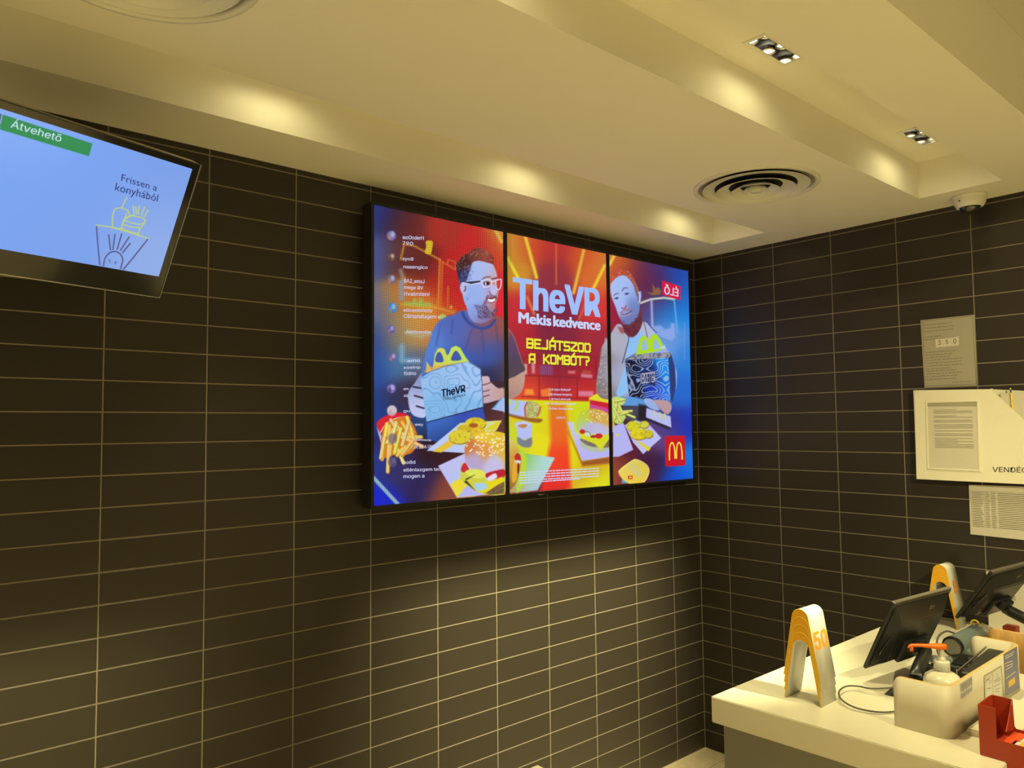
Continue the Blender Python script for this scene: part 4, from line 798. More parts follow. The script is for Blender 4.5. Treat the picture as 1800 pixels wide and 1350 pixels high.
for L in (((573, 838), (580, 940), (592, 1065)), ((875, 915), (800, 1010), (732, 1092)), ((645, 888), (655, 975)), ((682, 885), (670, 972)), ((722, 882), (695, 972)), ((766, 900), (715, 978)), ((772, 938), (728, 992)), ((614, 1070), (622, 1030), (645, 998), (680, 985), (712, 1000), (728, 1035), (715, 1088))): v_.line(cT(*L), 2.0, SD, .7, True)
v_.ell(*cT((652, 1048))[0], 1.6, 2.2, (110, 130, 170)); v_.ell(*cT((685, 1052))[0], 1.8, 2.6, (90, 110, 150))
v_.line(cT((655, 1040), (645, 1035)), 1, SD, .5)
scr = grid_mesh('screen', gp, na, nb, v_.C, t)
text('Átvehető', FT, cT((60, 248))[0], cT((357, 335))[0], cT((72, 205))[0], emi('banner_white', (188, 222, 232)), scr, bold=.005)
INK_ = emi('screen_ink', (22, 40, 110))
text('Frissen a', FT, cT((717, 565))[0], cT((928, 628))[0], cT((722, 525))[0], INK_, scr, bold=0, plain=True)
text('konyhából', FT, cT((680, 622))[0], cT((932, 690))[0], cT((688, 577))[0], INK_, scr, bold=0, plain=True)
# ------------------------------------------------------------------ papers and the holder on the right wall
def wallface(x): return Frame((x, 0, 0), (0, -1, 0), (0, 0, 1))
F0 = wallface(-.003)
def sheet(name, fr, pts, m, parent, th=.0012):
    """a thin sheet: outline pts (face coordinates), thickness th behind the face"""
    return obj(name, prism(bmesh.new(), pts, lambda a, b, d: fr.P(a, b, d), 0, -th), m, parent)
A4 = [F0.px(*c) for c in ((1625, 682), (1717, 678), (1713, 553), (1618, 563))]
t = thing('notice', 'small laminated notice with the number 350 taped above the white wall holder', 'notice', tuple(F0.P(*A4[0])))
sheet('sheet', F0, A4, M_LAMIN, t)
n5 = crop(1580, 540, 8.182)
bd = [n5((345, 200)), n5((1060, 125)), n5((1110, 1105)), n5((375, 1140))]; bd = [b_[0] for b_ in bd]
ribbons('frame_line', F0, [bd + [bd[0]]], .0016, M_INKG, t, .0006)
poly('number_label', F0, n5((525, 455), (862, 418), (868, 548), (532, 582)), M_PAPER, t, .0010)
M_INK2 = M_INK
text('3', F0, n5((568, 545))[0], n5((606, 540))[0], n5((566, 483))[0], M_INK, t, lift=.0016); text('5', F0, n5((678, 532))[0], n5((712, 528))[0], n5((676, 472))[0], M_INK, t, lift=.0016); text('0', F0, n5((786, 522))[0], n5((828, 518))[0], n5((784, 460))[0], M_INK, t, lift=.0016)
ox, oz = F0.px(1619, 565); 
for (b1_, b0_, n_, sd) in ((2.292, 2.262, 3, 1), (2.236, 2.224, 2, 2), (2.165, 2.14, 3, 3), (2.128, 2.088, 4, 4), (2.078, 2.040, 4, 5)):
    printed_lines('small_print', F0, 1.268, 1.268 + .16, b1_, b0_, n_, M_INKG, t, .0018, sd, .3)
printed_lines('small_print', F0, 1.375, 1.455, 2.022, 2.022, 1, M_INKG, t, .0018, 9, .1)
# white acrylic holder with a booklet pocket
FB = wallface(-.036)
Pb = FB.px
tl_, tr_, dg_, bl_ = Pb(1607, 686), Pb(1742, 684), Pb(1799, 737), Pb(1611, 842)
t = thing('wall_holder', 'white acrylic guest book holder with a cut corner and framed page on the right wall', 'holder', tuple(FB.P(*bl_)))
sl = (dg_ - tr_) / np.linalg.norm(dg_ - tr_); e2 = tr_ + sl * .30; wR = tl_[0] + .62
out_ = [tuple(tl_), (bl_[0], bl_[1]), (wR, bl_[1] - .004), (wR, e2[1]), tuple(e2), tuple(tr_)]
sheet('front_panel', FB, out_, M_ACRYL, t, .004)
sheet('back_panel', wallface(-.005), [(tl_[0], tl_[1]), (bl_[0], bl_[1]), (wR, bl_[1]), (wR, tl_[1] - .04), (tr_[0], tr_[1])], M_ACRYL, t, .004)
mkbox('bottom_panel', M_ACRYL, t, -.0319, -.0091, -wR, -bl_[0], bl_[1], bl_[1] + .004)
mkbox('side_panel', M_ACRYL, t, -.0319, -.0091, -bl_[0] - .004, -bl_[0], bl_[1] + .0045, tl_[1] - .001)
mkbox('divider', M_ACRYL, t, -.0319, -.0091, -tr_[0], -tr_[0] + .004, bl_[1] + .0045, tl_[1] - .006)
b6 = crop(1580, 670, 4.6552)
fo = [Pb(*b6(c)[0]) for c in ((222, 165), (650, 155), (670, 738), (235, 718))]; fi_ = [Pb(*b6(c)[0]) for c in ((234, 178), (640, 167), (658, 726), (247, 707))]
bm = bmesh.new()
for k in range(4):
    o_ = [fo[k], fo[(k + 1) % 4], fi_[(k + 1) % 4], fi_[k]]
    prism(bm, o_, lambda a, b, d: FB.P(a, b, d), .0002, .0035)
obj('window_frame', bm, M_ACRYL, t)
pg = sheet('page', FB, [fi_[0], fi_[3], fi_[2], fi_[1]], M_PAPER, t, -.0012)
poly('page_header', FB, [b6(c)[0] for c in ((234, 180), (640, 168), (641, 206), (235, 208))], M_LAMIN, t, .0018)
L0 = Pb(*b6((285, 238))[0]); L1 = Pb(*b6((615, 545))[0])
rl = random.Random(5); rs = []
for k in range(26):
    b_ = L0[1] + (L1[1] - L0[1]) * k / 25
    if k in (3, 6, 9, 13, 15, 18): continue
    rs.append((L0[0], L1[0] - (L1[0] - L0[0]) * rl.choice((0, 0, 0, .02, .4)), b_ - .0008, b_ + .0008))
rects('small_print', FB, rs, M_INKG, t, .0019)
vt = b6((768, 742), (1052, 749), (768, 702)); text('VENDÉG', FB, vt[0], vt[1], vt[2], M_INK, t, lift=.0006, bold=.004)
# booklet and pen standing in the pocket
FBk = wallface(-.022)
bk = [Pb(1757, 692), Pb(1840, 698)]
o_ = tag(mkbox('booklet', M_PAPER, None, -.026, -.012, -(bk[0][0] + .21), -bk[0][0], bl_[1] + .005, bk[0][1] + .002, bev=.001, seg=1), 'cream booklet standing in the cut-corner pocket of the white wall holder', 'booklet')
pc = at(1777, 692, 0, -.030)
t = thing('pen', 'yellow pencil with dark tip sticking up from the white wall holder pocket', 'pen', tuple(pc))
obj('barrel', tube(bmesh.new(), [(-.030, pc[1] - .006, pc[2] - .13), (-.030, pc[1], pc[2] + .004)], .0032, 8), M_YEL, t)
obj('ferrule', tube(bmesh.new(), [(-.030, pc[1], pc[2] + .004), (-.030, pc[1] + .001, pc[2] + .018)], .0032, 8), M_BLACK, t)
obj('cap', tube(bmesh.new(), [(-.030, pc[1] + .001, pc[2] + .018), (-.030, pc[1] + .001, pc[2] + .024)], .003, 8), M_YEL, t)
# landscape table sheet
Fs = F0; c0 = Fs.px(1703, 852); c1 = Fs.px(1705, 939)
t = thing('table_sheet', 'landscape sheet with a printed table taped below the white wall holder', 'notice', tuple(Fs.P(*c1)))
sh = [(c0[0], c0[1]), (c1[0] + .002, c1[1]), (c1[0] + .30, c1[1] - .006), (c0[0] + .30, c0[1] + .004)]
sheet('sheet', Fs, sh, M_PAPER, t)
rs = []; rl = random.Random(8); top = c0[1] - .032; bot = c1[1] + .038
for k in range(20):
    b_ = top + (bot - top) * k / 19
    for ca, cb in ((.010, .055), (.062, .080), (.084, .104), (.110, .285)):
        rs.append((c0[0] + ca, c0[0] + cb - rl.random() * .25 * (cb - ca), b_ - .0011, b_ + .0011))
rects('small_print', Fs, rs, M_INKG, t, .0008)
ribbons('table_rule', Fs, [[(c0[0] + .007, top + .006), (c0[0] + .007, bot - .004)], [(c0[0] + .058, top + .006), (c0[0] + .058, bot - .004)], [(c0[0] + .007, top + .006), (c0[0] + .29, top + .006)]], .0008, M_INKG, t, .0007, px=False)
# ------------------------------------------------------------------ counter
CZ = .955; CT = .083; YE_ = -1.956
FRONT = lambda y: -1.592 + (-1.159 - y) * .041
bm = bmesh.new(); cc = [(-.001, -1.157), (FRONT(-1.157), -1.157), (FRONT(YE_), YE_), (-.001, YE_)]
prism(bm, cc, lambda a, b, d: Vector((a, b, d)), CZ - CT, CZ)
bmesh.ops.bevel(bm, geom=bm.edges[:], offset=.0025, segments=2, affect='EDGES')
t = obj('countertop', bm, M_COUNTER); tag(t, 'thick cream solid countertop carrying the tills, against the right wall', 'countertop')
struct(mkbox('trim_1', M_METAL, None, -.016, -.001, YE_, -1.157, CZ + .0005, CZ + .013))
bm = bmesh.new(); prism(bm, [(-.002, -1.187), (FRONT(-1.187) + .022, -1.187), (FRONT(YE_) + .022, YE_ + .004), (-.002, YE_ + .004)], lambda a, b, d: Vector((a, b, d)), .06, CZ - CT - .0005)
t = obj('counter_body', bm, M_BODY); tag(t, 'plain grey laminate counter front under the cream countertop', 'counter')
obj('plinth', prism(bmesh.new(), [(-.01, -1.21), (FRONT(-1.187) + .06, -1.21), (FRONT(YE_) + .06, YE_ + .004), (-.01, YE_ + .004)], lambda a, b, d: Vector((a, b, d)), 0, .0595), M_DARK, t)
# ------------------------------------------------------------------ nested number stands
PITCH = .0245; TH_ = .2185; TD = .100
def tent_profile():
    """outer outline in (y, z): left foot, rounded apex, right foot; the inner outline is the same lowered by the pitch"""
    W2, R = .0622, .0275; ang = math.atan2(W2 - R, TH_ - R); pts = [(W2, 0)]
    for k in range(17):
        a = ang * .9 + (math.pi - 2 * ang * .9) * k / 16; pts.append((R * math.cos(a) * 1.0, TH_ - R + R * math.sin(a)))
    pts.append((-W2, 0)); return pts
PRO = tent_profile()
def inner_profile():
    """PRO lowered by PITCH and cut off at the foot level"""
    q = [(y, z - PITCH + .0009) for y, z in PRO]
    f = lambda p1, p2: (p1[0] + (p2[0] - p1[0]) * (-p1[1]) / (p2[1] - p1[1]), 0.0)
    return [f(q[0], q[1])] + q[1:-1] + [f(q[-1], q[-2])]
INN = inner_profile()
def make_tent(label, group, x0, yc, z):
    t = thing('number_stand', label, 'number stand', (x0, yc, z), group)
    me = bpy.data.meshes.new('shell'); bm = bmesh.new(); rings = []
    for x in (x0, x0 + TD):
        rings.append(([bm.verts.new((x, yc + y, z + zz)) for y, zz in PRO], [bm.verts.new((x, yc + y, z + zz)) for y, zz in INN]))
    (oA, iA), (oB, iB) = rings; n = len(PRO)
    for k in range(n - 1):
        f = bm.faces.new((oA[k], oA[k + 1], iA[k + 1], iA[k])); f.material_index = 1
        f = bm.faces.new((oB[k], iB[k], iB[k + 1], oB[k + 1])); f.material_index = 1
        for A, B in ((oA, oB), (iA, iB)):
            f = bm.faces.new((A[k], B[k], B[k + 1], A[k + 1])); f.smooth = True
    for k in (0, n - 1): bm.faces.new((oA[k], iA[k], iB[k], oB[k]))
    bmesh.ops.recalc_face_normals(bm, faces=bm.faces[:]); bm.to_mesh(me); bm.free()
    me.materials.append(M_TENT); me.materials.append(M_ORANGE)
    finish(bpy.data.objects.new('shell', me), None, t)
    # a fine pale rim line where the orange edge meets the white skin
    rim = tube(bmesh.new(), [(x0 - .0002, yc + y, z + zz) for y, zz in PRO], .0007, 4); obj('edge_rim', rim, M_YEL, t)
    return t
def tent_face(x0, yc, z):
    """the slanted face towards -y: frame with u along the depth (+x), v up the slope"""
    a = np.array([x0, yc - .0622, z]); ang = math.atan2(.0622 - .0275, TH_ - .0275)
    return Frame(a, (1, 0, 0), (0, math.sin(ang), math.cos(ang)))
def tents(x0, yc, n, number, wh, grp):
    for k in range(n):
        z = CZ + .0003 + k * PITCH
        pos_ = {0: 'lowest', n - 1: 'topmost'}.get(k, 'second lowest' if k == 1 else 'second highest')
        lb = f'white and orange number stand, {pos_} in the nested stack {wh}'
        if k == n - 1: lb = f'white and orange stand marked {number}, topmost of the nested stack {wh}'
        t = make_tent(lb, grp, x0, yc, z)
        if k == n - 1:
            f = tent_face(x0, yc, z); wdt = .082 if len(number) == 2 else .036; a0 = .012 if len(number) == 2 else .034
            text(number, f, (a0, .098), (a0 + wdt, .098), (a0, .150), M_ORNUM, t, bold=.012, lift=.0008, px=False, name='number', fat=.003)
M_ORNUM = mat('number_orange', (.78, .26, .02), .5)
tents(-1.427, -1.386, 4, '50', 'alone at the counter end', 'nested number stands at the counter end')
tents(-.150, -1.343, 3, '8', 'behind the tills', 'nested number stands behind the tills')
# ------------------------------------------------------------------ tills (seen from behind)
def till(BL, TL, z, W, label, base_xy, arm_u, grp='tills on the counter'):
    th = math.radians(96); h = np.array([math.sin(th), math.cos(th), 0]); q_ = np.array([h[1], -h[0], 0])
    B = at(*BL, 2, z); rT = ray(*TL); T = CC + rT * (((B - CC) @ h) / (rT @ h)); v = T - B; Hh = np.linalg.norm(v)
    fr = Frame(B, h, v)          # outward normal of the frame = towards the camera: the back of the till
    if fr.n @ (CC - B) < 0: fr.n = -fr.n
    t = thing('till', label, 'till', tuple(B), grp)
    fbox('screen_panel', fr, 0, W, 0, Hh, -.016, -.004, M_BLACK, t, .004)
    fbox('glass', fr, .006, W - .006, .006, Hh - .006, -.0175, -.0162, M_GLOSS, t)
    # tapered rear shell
    bm = bmesh.new(); o1 = [(.010, .008), (W - .010, .008), (W - .010, Hh - .012), (.010, Hh - .012)]; o2 = [(.055, .035), (W - .055, .035), (W - .05, Hh - .075), (.05, Hh - .075)]
    a = [bm.verts.new(fr.P(x, y, -.004)) for x, y in o1]; b = [bm.verts.new(fr.P(x, y, .022)) for x, y in o2]
    bm.faces.new(a[::-1]); bm.faces.new(b)
    for k in range(4): bm.faces.new((a[k], a[(k + 1) % 4], b[(k + 1) % 4], b[k]))
    bmesh.ops.recalc_face_normals(bm, faces=bm.faces[:]); bmesh.ops.bevel(bm, geom=bm.edges[:], offset=.004, segments=2, affect='EDGES')
    obj('rear_shell', bm, M_BLACK, t)
    fbox('top_trim', fr, .002, W - .002, Hh - .003, Hh + .001, -.017, -.004, M_METAL, t, .001)
    lp = [fr.P(*c) for c in ((.030, .060, .006), (.022, .085, .010), (.040, .140, .013), (.062, .155, .014))]
    obj('side_handle', tube(bmesh.new(), smooth_path(lp, 5), .0035, 6), M_METAL if False else M_GLOSS, t, True)
    fbox('cable_cover', fr, W * .30, W * .72, .030, Hh * .42, .020, .036, M_BLACK, t, .006)
    fbox('hinge', fr, W * .40, W * .60, Hh * .30, Hh * .46, .034, .060, M_BLACK, t, .008)
    # small pale emblem plate on the back
    e0 = W * .60
    ribbons('emblem', fr, [[(e0, Hh * .80), (e0, Hh * .86)], [(e0 + .006, Hh * .80), (e0 + .006, Hh * .86)], [(e0, Hh * .86), (e0 + .008, Hh * .86)], [(e0 + .013, Hh * .815), (e0 + .030, Hh * .815)], [(e0 + .013, Hh * .845), (e0 + .030, Hh * .845)]], .0022, M_EMB, t, .0 + .013, px=False, square=False)
    hp = fr.P(W * .5, Hh * .38, .052); bx, by = base_xy
    L_ = [hp, hp + Vector((0, -.012, -.02)), Vector((bx, by, CZ + .06)), Vector((bx, by, CZ + .02))]
    L_ = smooth_path([tuple(c) for c in L_], 5)
    obj('arm', tube(bmesh.new(), L_, .021, 10), M_BLACK, t, True)
    bm = bmesh.new(); wb = .105
    prism(bm, [(bx - wb, by - .055), (bx + wb, by - .055), (bx + wb, by + .062), (bx - wb, by + .062)], lambda a, b, d: Vector((a if d < CZ + .01 else bx + (a - bx) * .72, b if d < CZ + .01 else by + (b - by) * .6, d)), CZ + .0005, CZ + .034)
    obj('base', bm, M_BLACK, t)
    return fr
M_EMB = mat('pale_emblem', (.40, .34, .22), .4)
fr1 = till((1523, 1178), (1575, 1062), 1.0, .39, 'black till screen seen from behind on the cream counter, beside the number 50 stand', (-1.06, -1.59), 0)
fr2 = till((1684, 1090), (1747, 1008), 1.085, .38, 'black till screen seen from behind above the oak organiser, near the wall', (-.335, -1.895), 0)
# power lead looped on the counter
cb = [(-1.19, -1.60), (-1.24, -1.632), (-1.30, -1.620), (-1.355, -1.585), (-1.376, -1.525), (-1.345, -1.470), (-1.285, -1.438), (-1.225, -1.434), (-1.198, -1.461), (-1.195, -1.50), (-1.165, -1.56)]
zc = [.985, .965, .960, .962, .966, .970, .972, .972, .972, .974, .985]
tag(obj('cable', tube(bmesh.new(), smooth_path([(x, y, z) for (x, y), z in zip(cb, zc)], 8), .0028, 8), M_CABLE, None, True), 'thin dark cable looped on the counter beside the white organiser', 'cable')
# ------------------------------------------------------------------ organisers: three walled trays open to the side
def organiser(label, x0, x1, y0, y1, z0, z1, mface, grp, back=True):
    """front wall at x0, right wall at y0 (towards -y), back wall at x1; rounded plan corners; the open side is y1"""
    t = thing('organiser', label, 'organiser', ((x0 + x1) / 2, (y0 + y1) / 2, z0), grp)
    R, th = .040, .0095
    def path(off):
        P = [(x0 + off, y1)]; r = R - off
        for k in range(9):
            a = math.pi + math.pi / 2 * k / 8; P.append((x0 + R + r * math.cos(a), y0 + R + r * math.sin(a)))
        if not back: P.append((x1, y0 + off)); return P
        for k in range(9):
            a = 1.5 * math.pi + math.pi / 2 * k / 8; P.append((x1 - R + r * math.cos(a), y0 + R + r * math.sin(a)))
        P.append((x1 - off, y1)); return P
    O, I = path(0), path(th); n = len(O)
    def top(p, k):          # the free ends of the rim are rounded off
        d = y1 - p[1]; r = .022
        if not back and p[0] > x0 + .05: return z1
        return z1 - (r - math.sqrt(max(r * r - max(r - d, 0) ** 2, 0)) if d < r else 0)
    # refine the straight ends
    def refine(P):
        Q = []
        for k in range(len(P) - 1):
            Q.append(P[k])
            if k in (0, len(P) - 2):
                m_ = 14
                for j in range(1, m_):
                    s = j / m_; Q.append((P[k][0] + (P[k + 1][0] - P[k][0]) * s, P[k][1] + (P[k + 1][1] - P[k][1]) * s))
        Q.append(P[-1]); return Q
    O, I = refine(O), refine(I); n = len(O)
    bm = bmesh.new()
    ob = [bm.verts.new((*p_, z0)) for p_ in O]; ib = [bm.verts.new((*p_, z0)) for p_ in I]
    ot = [bm.verts.new((*p_, top(p_, 0))) for p_ in O]; it_ = [bm.verts.new((*p_, top(o2, 0))) for p_, o2 in zip(I, O)]
    for k in range(n - 1):
        for q4, mi, sm in (((ob[k], ob[k + 1], ot[k + 1], ot[k]), 0, True), ((ib[k], it_[k], it_[k + 1], ib[k + 1]), 0, True), ((ot[k], ot[k + 1], it_[k + 1], it_[k]), 1, False), ((ob[k], ib[k], ib[k + 1], ob[k + 1]), 1, False)):
            f = bm.faces.new(q4); f.material_index = mi; f.smooth = sm
    for k in (0, n - 1):
        f = bm.faces.new((ob[k], ot[k], it_[k], ib[k])); f.material_index = 1
    bmesh.ops.recalc_face_normals(bm, faces=bm.faces[:])
    me = bpy.data.meshes.new('wall_panel'); bm.to_mesh(me); bm.free(); me.materials.append(mface); me.materials.append(M_PLYEDGE)
    finish(bpy.data.objects.new('wall_panel', me), None, t)
    fl = [(px_, py_) for px_, py_ in path(th + .0003)]
    if not back: fl.append((x1, y1))
    obj('bottom', prism(bmesh.new(), fl, lambda a, b, d: Vector((a, b, d)), z0, z0 + .006), mface, t)
    return t
M_LAMW = mat('white_laminate', (.68, .62, .50), .45)
t1 = organiser('long white organiser with rounded corners and plywood rim, holding the soap bottle', -1.405, -.765, -1.812, -1.66, CZ + .0005, 1.100, M_LAMW, None)
t2 = organiser('oak veneered organiser behind the white one, below the far till', -.602, -.45, -1.83, -1.66, CZ + .0005, 1.095, M_OAK, None, False)
FO = Frame((0, -1.8122, 0), (1, 0, 0), (0, 0, 1))
s3 = crop(1640, 1100, 10.3875)
poly('sticker', FO, s3((480, 1060), (715, 900), (720, 1230), (500, 1350)), M_TENT, t1, .0008)
g1 = lambda c: s3(c)[0]
Ls = []
for k in range(9):
    u_ = .06 + k * .108; a = np.array((495, 1085)) + np.array((215, -150)) * u_; Ls.append([g1(a), g1(a + (2, 100 + (k * 37) % 50))])
    b = a + (3, 175); Ls.append([g1(b), g1(b + (2, 60 + (k * 23) % 30))])
ribbons('sticker_print', FO, Ls, .0028, M_INK, t1, .0014)
poly('sticker', FO, s3((925, 915), (1240, 730), (1275, 1130), (1275, 1290), (940, 1330)), M_LAMW, t1, .0008)
M_BRN = mat('brown_print', (.22, .13, .05), .6)
ribbons('sticker_frame', FO, [s3((925, 915), (1240, 730), (1275, 1290)), s3((925, 915), (940, 1330))], .0022, M_BRN, t1, .0014)
poly('sticker_panel', FO, s3((950, 930), (1060, 865), (1070, 1290), (960, 1310)), M_TENT, t1, .0014)
poly('sticker_panel', FO, s3((1085, 850), (1225, 770), (1250, 1240), (1095, 1280)), M_TENT, t1, .0014)
ribbons('sticker_print', FO, [s3(a, b) for a, b in (((960, 990), (1040, 930)), ((960, 1010), (1020, 970)), ((1020, 1010), (1050, 990)), ((1020, 1050), (1050, 1030)), ((980, 1150), (1050, 1130)), ((1150, 870), (1170, 900)), ((1155, 940), (1180, 930)), ((1110, 1000), (1210, 950)), ((1110, 1030), (1220, 980)), ((1105, 1110), (1215, 1050)), ((1120, 1170), (1220, 1130)), ((1130, 1210), (1200, 1190)))], .0014, M_INKG, t1, .0019)
poly('sticker', FO, s3((1283, 515), (1530, 372), (1580, 1130), (1330, 1280)), M_BLUE, t1, .0008)
poly('sticker_panel', FO, s3((1365, 1020), (1485, 930), (1495, 1040), (1375, 1130)), M_GOLD, t1, .0014)
ribbons('sticker_print', FO, [s3(a, b) for a, b in (((1310, 560), (1470, 470)), ((1315, 600), (1450, 520)), ((1310, 690), (1440, 640)), ((1315, 740), (1450, 690)), ((1320, 800), (1440, 730)), ((1325, 960), (1490, 840)))], .0032, M_PAPER, t1, .0014)
# ------------------------------------------------------------------ soap bottle
bx, by = -1.205, -1.722; bz = CZ + .0072
t = thing('soap_bottle', 'milky plastic pump bottle with an orange pump head, standing in the white organiser', 'bottle', (bx, by, bz))
el = Matrix.Diagonal((1.0, .95, 1)).to_3x3()
obj('body', lathe(bmesh.new(), [(0, 0), (.048, 0), (.053, .004), (.0545, .02), (.0545, .085), (.0535, .098), (.048, .109), (.036, .117), (.025, .121), (.0205, .123), (.020, .128)], (bx, by, bz), 40, el), M_BOTTLE, t, True)
obj('collar', lathe(bmesh.new(), [(.0205, .126), (.0225, .127), (.0225, .150), (.0205, .153), (.0130, .154)], (bx, by, bz), 32), M_TENT, t, True)
obj('neck', lathe(bmesh.new(), [(.0135, .153), (.0125, .160), (.0095, .164), (.0072, .166), (.0072, .190)], (bx, by, bz), 24), M_BOTTLE, t, True)
ax = Vector((-.72, .69, 0)).normalized(); sd = Vector((-ax.y, ax.x, 0))
bm = bmesh.new(); zt = bz + .187; sec = [(-.014, .0095, .0, .015), (-.004, .011, -.001, .0165), (.012, .010, .000, .0165), (.035, .0070, .004, .0150), (.062, .0055, .007, .0155), (.086, .0055, .0075, .0155), (.094, .0050, .006, .0130), (.0975, .004, .003, .0085)]
rg = []
for s, wv, zl, zh in sec:
    c = Vector((bx, by, zt)) + ax * s
    rg.append([bm.verts.new(c + sd * wv * a_ + Vector((0, 0, (zl + zh) / 2 + (zh - zl) / 2 * b_))) for a_, b_ in ((-1, -.6), (-.6, -1), (.6, -1), (1, -.6), (1, .6), (.6, 1), (-.6, 1), (-1, .6))])
for A, B in zip(rg, rg[1:]):
    for k in range(8): bm.faces.new((A[k], A[(k + 1) % 8], B[(k + 1) % 8], B[k]))
bm.faces.new(rg[0][::-1]); bm.faces.new(rg[-1])
c = Vector((bx, by, zt)) + ax * .088; tube(bm, [c + Vector((0, 0, .008)), c + Vector((0, 0, -.006))], .005, 10)
bmesh.ops.recalc_face_normals(bm, faces=bm.faces[:]); obj('pump_head', bm, M_PUMP, t, True)
# ------------------------------------------------------------------ black slab terminal and box inside the organiser, card reader, slate printer
t = thing('terminal', 'flat black terminal lying at a slant behind the soap bottle in the white organiser', 'terminal', (-.95, -1.745, CZ + .007))
def slab(name, parent, c, sx, sy, sz, rx, ry, rz, m, bev=.004):
    bm = bmesh.new(); box(bm, -sx / 2, sx / 2, -sy / 2, sy / 2, -sz / 2, sz / 2, bev=bev)
    R_ = Matrix.Rotation(math.radians(rz), 3, 'Z') @ Matrix.Rotation(math.radians(ry), 3, 'Y') @ Matrix.Rotation(math.radians(rx), 3, 'X')
    for v in bm.verts: v.co = R_ @ v.co + Vector(c)
    return obj(name, bm, m, parent)
slab('body', t, (-.945, -1.755, 1.042), .27, .058, .052, 0, -5, 0, M_BLACK, .008)
slab('edge_trim', t, (-.945, -1.7215, 1.068), .265, .005, .005, 0, -5, 0, M_METAL, .001)
slab('edge_trim', t, (-1.080, -1.7215, 1.038), .005, .005, .050, 0, -12, 0, M_METAL, .001)
slab('foot', t, (-.93, -1.755, .990), .16, .045, .054, 0, 0, 0, M_BLACK, .003)
t = thing('ticket_printer', 'small black boxy printer between the soap bottle and slate blue device', 'printer', (-.93, -1.68, CZ + .007))
slab('body', t, (-.915, -1.685, 1.001), .125, .058, .076, 0, 0, 0, M_BLACK, .006)
slab('lid', t, (-.905, -1.685, 1.044), .10, .05, .010, 0, -6, 0, M_GLOSS, .003)
slab('latch', t, (-.905, -1.70, 1.052), .03, .012, .012, 0, 0, 20, M_BLACK, .002)
t = thing('card_reader', 'black card reader with a coloured strip on the counter beneath the near till', 'card reader', (-.86, -1.58, CZ))
slab('body', t, (-.872, -1.566, .985), .13, .075, .028, 0, 14, 20, M_BLACK, .010)
slab('hood', t, (-.845, -1.590, 1.010), .06, .07, .030, 0, 20, 20, M_SLATE, .008)
slab('colour_strip', t, (-.872, -1.578, 1.006), .020, .058, .002, 0, 20, 20, M_TENT, .0005)
slab('colour_strip', t, (-.868, -1.560, 1.0085), .012, .014, .002, 0, 20, 20, M_REDB, .0005)
slab('colour_strip', t, (-.876, -1.545, 1.0065), .012, .012, .002, 0, 20, 20, M_YEL, .0005)
slab('stand', t, (-.87, -1.575, .9625), .08, .05, .014, 0, 0, 20, M_BLACK, .003)
t = thing('scanner', 'slate blue device with a round barrel on top, left of the organiser back wall', 'scanner', (-.57, -1.58, CZ))
bz_ = 1.028; Ry = Matrix.Rotation(math.radians(90), 3, 'Y')
obj('barrel', lathe(bmesh.new(), [(0, 0), (.033, 0), (.036, .004), (.036, .235), (.030, .255), (.018, .264), (0, .266)], (-.700, -1.577, bz_), 36, Ry), M_SLATE, t, True)
obj('end_ring', lathe(bmesh.new(), [(.0305, -.005), (.0355, -.005), (.0372, -.001), (.0372, .004), (.036, .008), (.030, .002), (.0305, -.005)], (-.700, -1.577, bz_), 36, Ry), M_GLOSS, t, True)
obj('end_face', lathe(bmesh.new(), [(0, -.002), (.0305, -.002)], (-.700, -1.577, bz_), 30, Ry), M_BODY, t)
slab('body', t, (-.575, -1.593, .9885), .20, .072, .064, 0, 0, 0, M_SLATE, .010)
tag(obj('scanner_lead', tube(bmesh.new(), smooth_path([(-.735, -1.545, .985), (-.72, -1.530, 1.02), (-.66, -1.515, 1.045), (-.58, -1.515, 1.05), (-.52, -1.527, 1.030)], 8), .0035, 8), M_CABLE, None, True), 'dark lead arching over the slate blue device from the near till', 'cable')
# ------------------------------------------------------------------ white board with a rotated word, leaning on the wall
Fw = wallface(-.028)
c0 = Fw.px(1734, 1004)
t = thing('sign_board', 'white board printed with a sideways word, standing on the counter against the wall', 'sign', (-.02, -c0[0] - .12, CZ))
sheet('panel', Fw, [(c0[0], CZ + .001), (c0[0] + .26, CZ + .001), (c0[0] + .26, c0[1]), (c0[0], c0[1])], M_PAPER, t, .008)
mkbox('stand', M_ACRYL, t, -.0198, -.0165, -c0[0] - .20, -c0[0] - .06, CZ + .001, CZ + .12)
e7 = crop(1660, 1000, 9.643)
text('Elnéz', Fw, e7((1140, 340))[0], e7((1160, 530))[0], e7((1200, 352))[0], M_INK, t, lift=.0008, cap=.70)
# small things by the wall
kc = at(1722, 1094, 2, 1.0)
kx, ky = -.13, -1.49
t = thing('trinket', 'small brown and grey trinket with a yellow ring, behind the slate blue device', 'trinket', (kx, ky, CZ))
import itertools
bm = bmesh.new()
for (ax_, ay_, az_, r_) in ((0, 0, .022, .024), (.02, -.02, .016, .018), (-.018, -.018, .014, .016), (-.03, -.035, .011, .013)):
    r1 = bmesh.ops.create_icosphere(bm, subdivisions=2, radius=r_)
    for v in r1['verts']:
        k_ = 1 + .16 * math.sin(v.co.x * 260 + v.co.z * 190) ; v.co = v.co * k_; v.co.z *= .85; v.co += Vector((kx + ax_, ky + ay_, CZ + az_))
obj('body', bm, mat('grey_brown_plastic', (.22, .18, .14), .5, var=.2), t, True)
rgp = [(kx - .012, ky + .020 + .016 * math.cos(a), CZ + .034 + .018 * math.sin(a)) for a in np.linspace(-.6, math.pi + .3, 16)]
obj('ring', tube(bmesh.new(), rgp, .0038, 8), M_YEL, t, True)
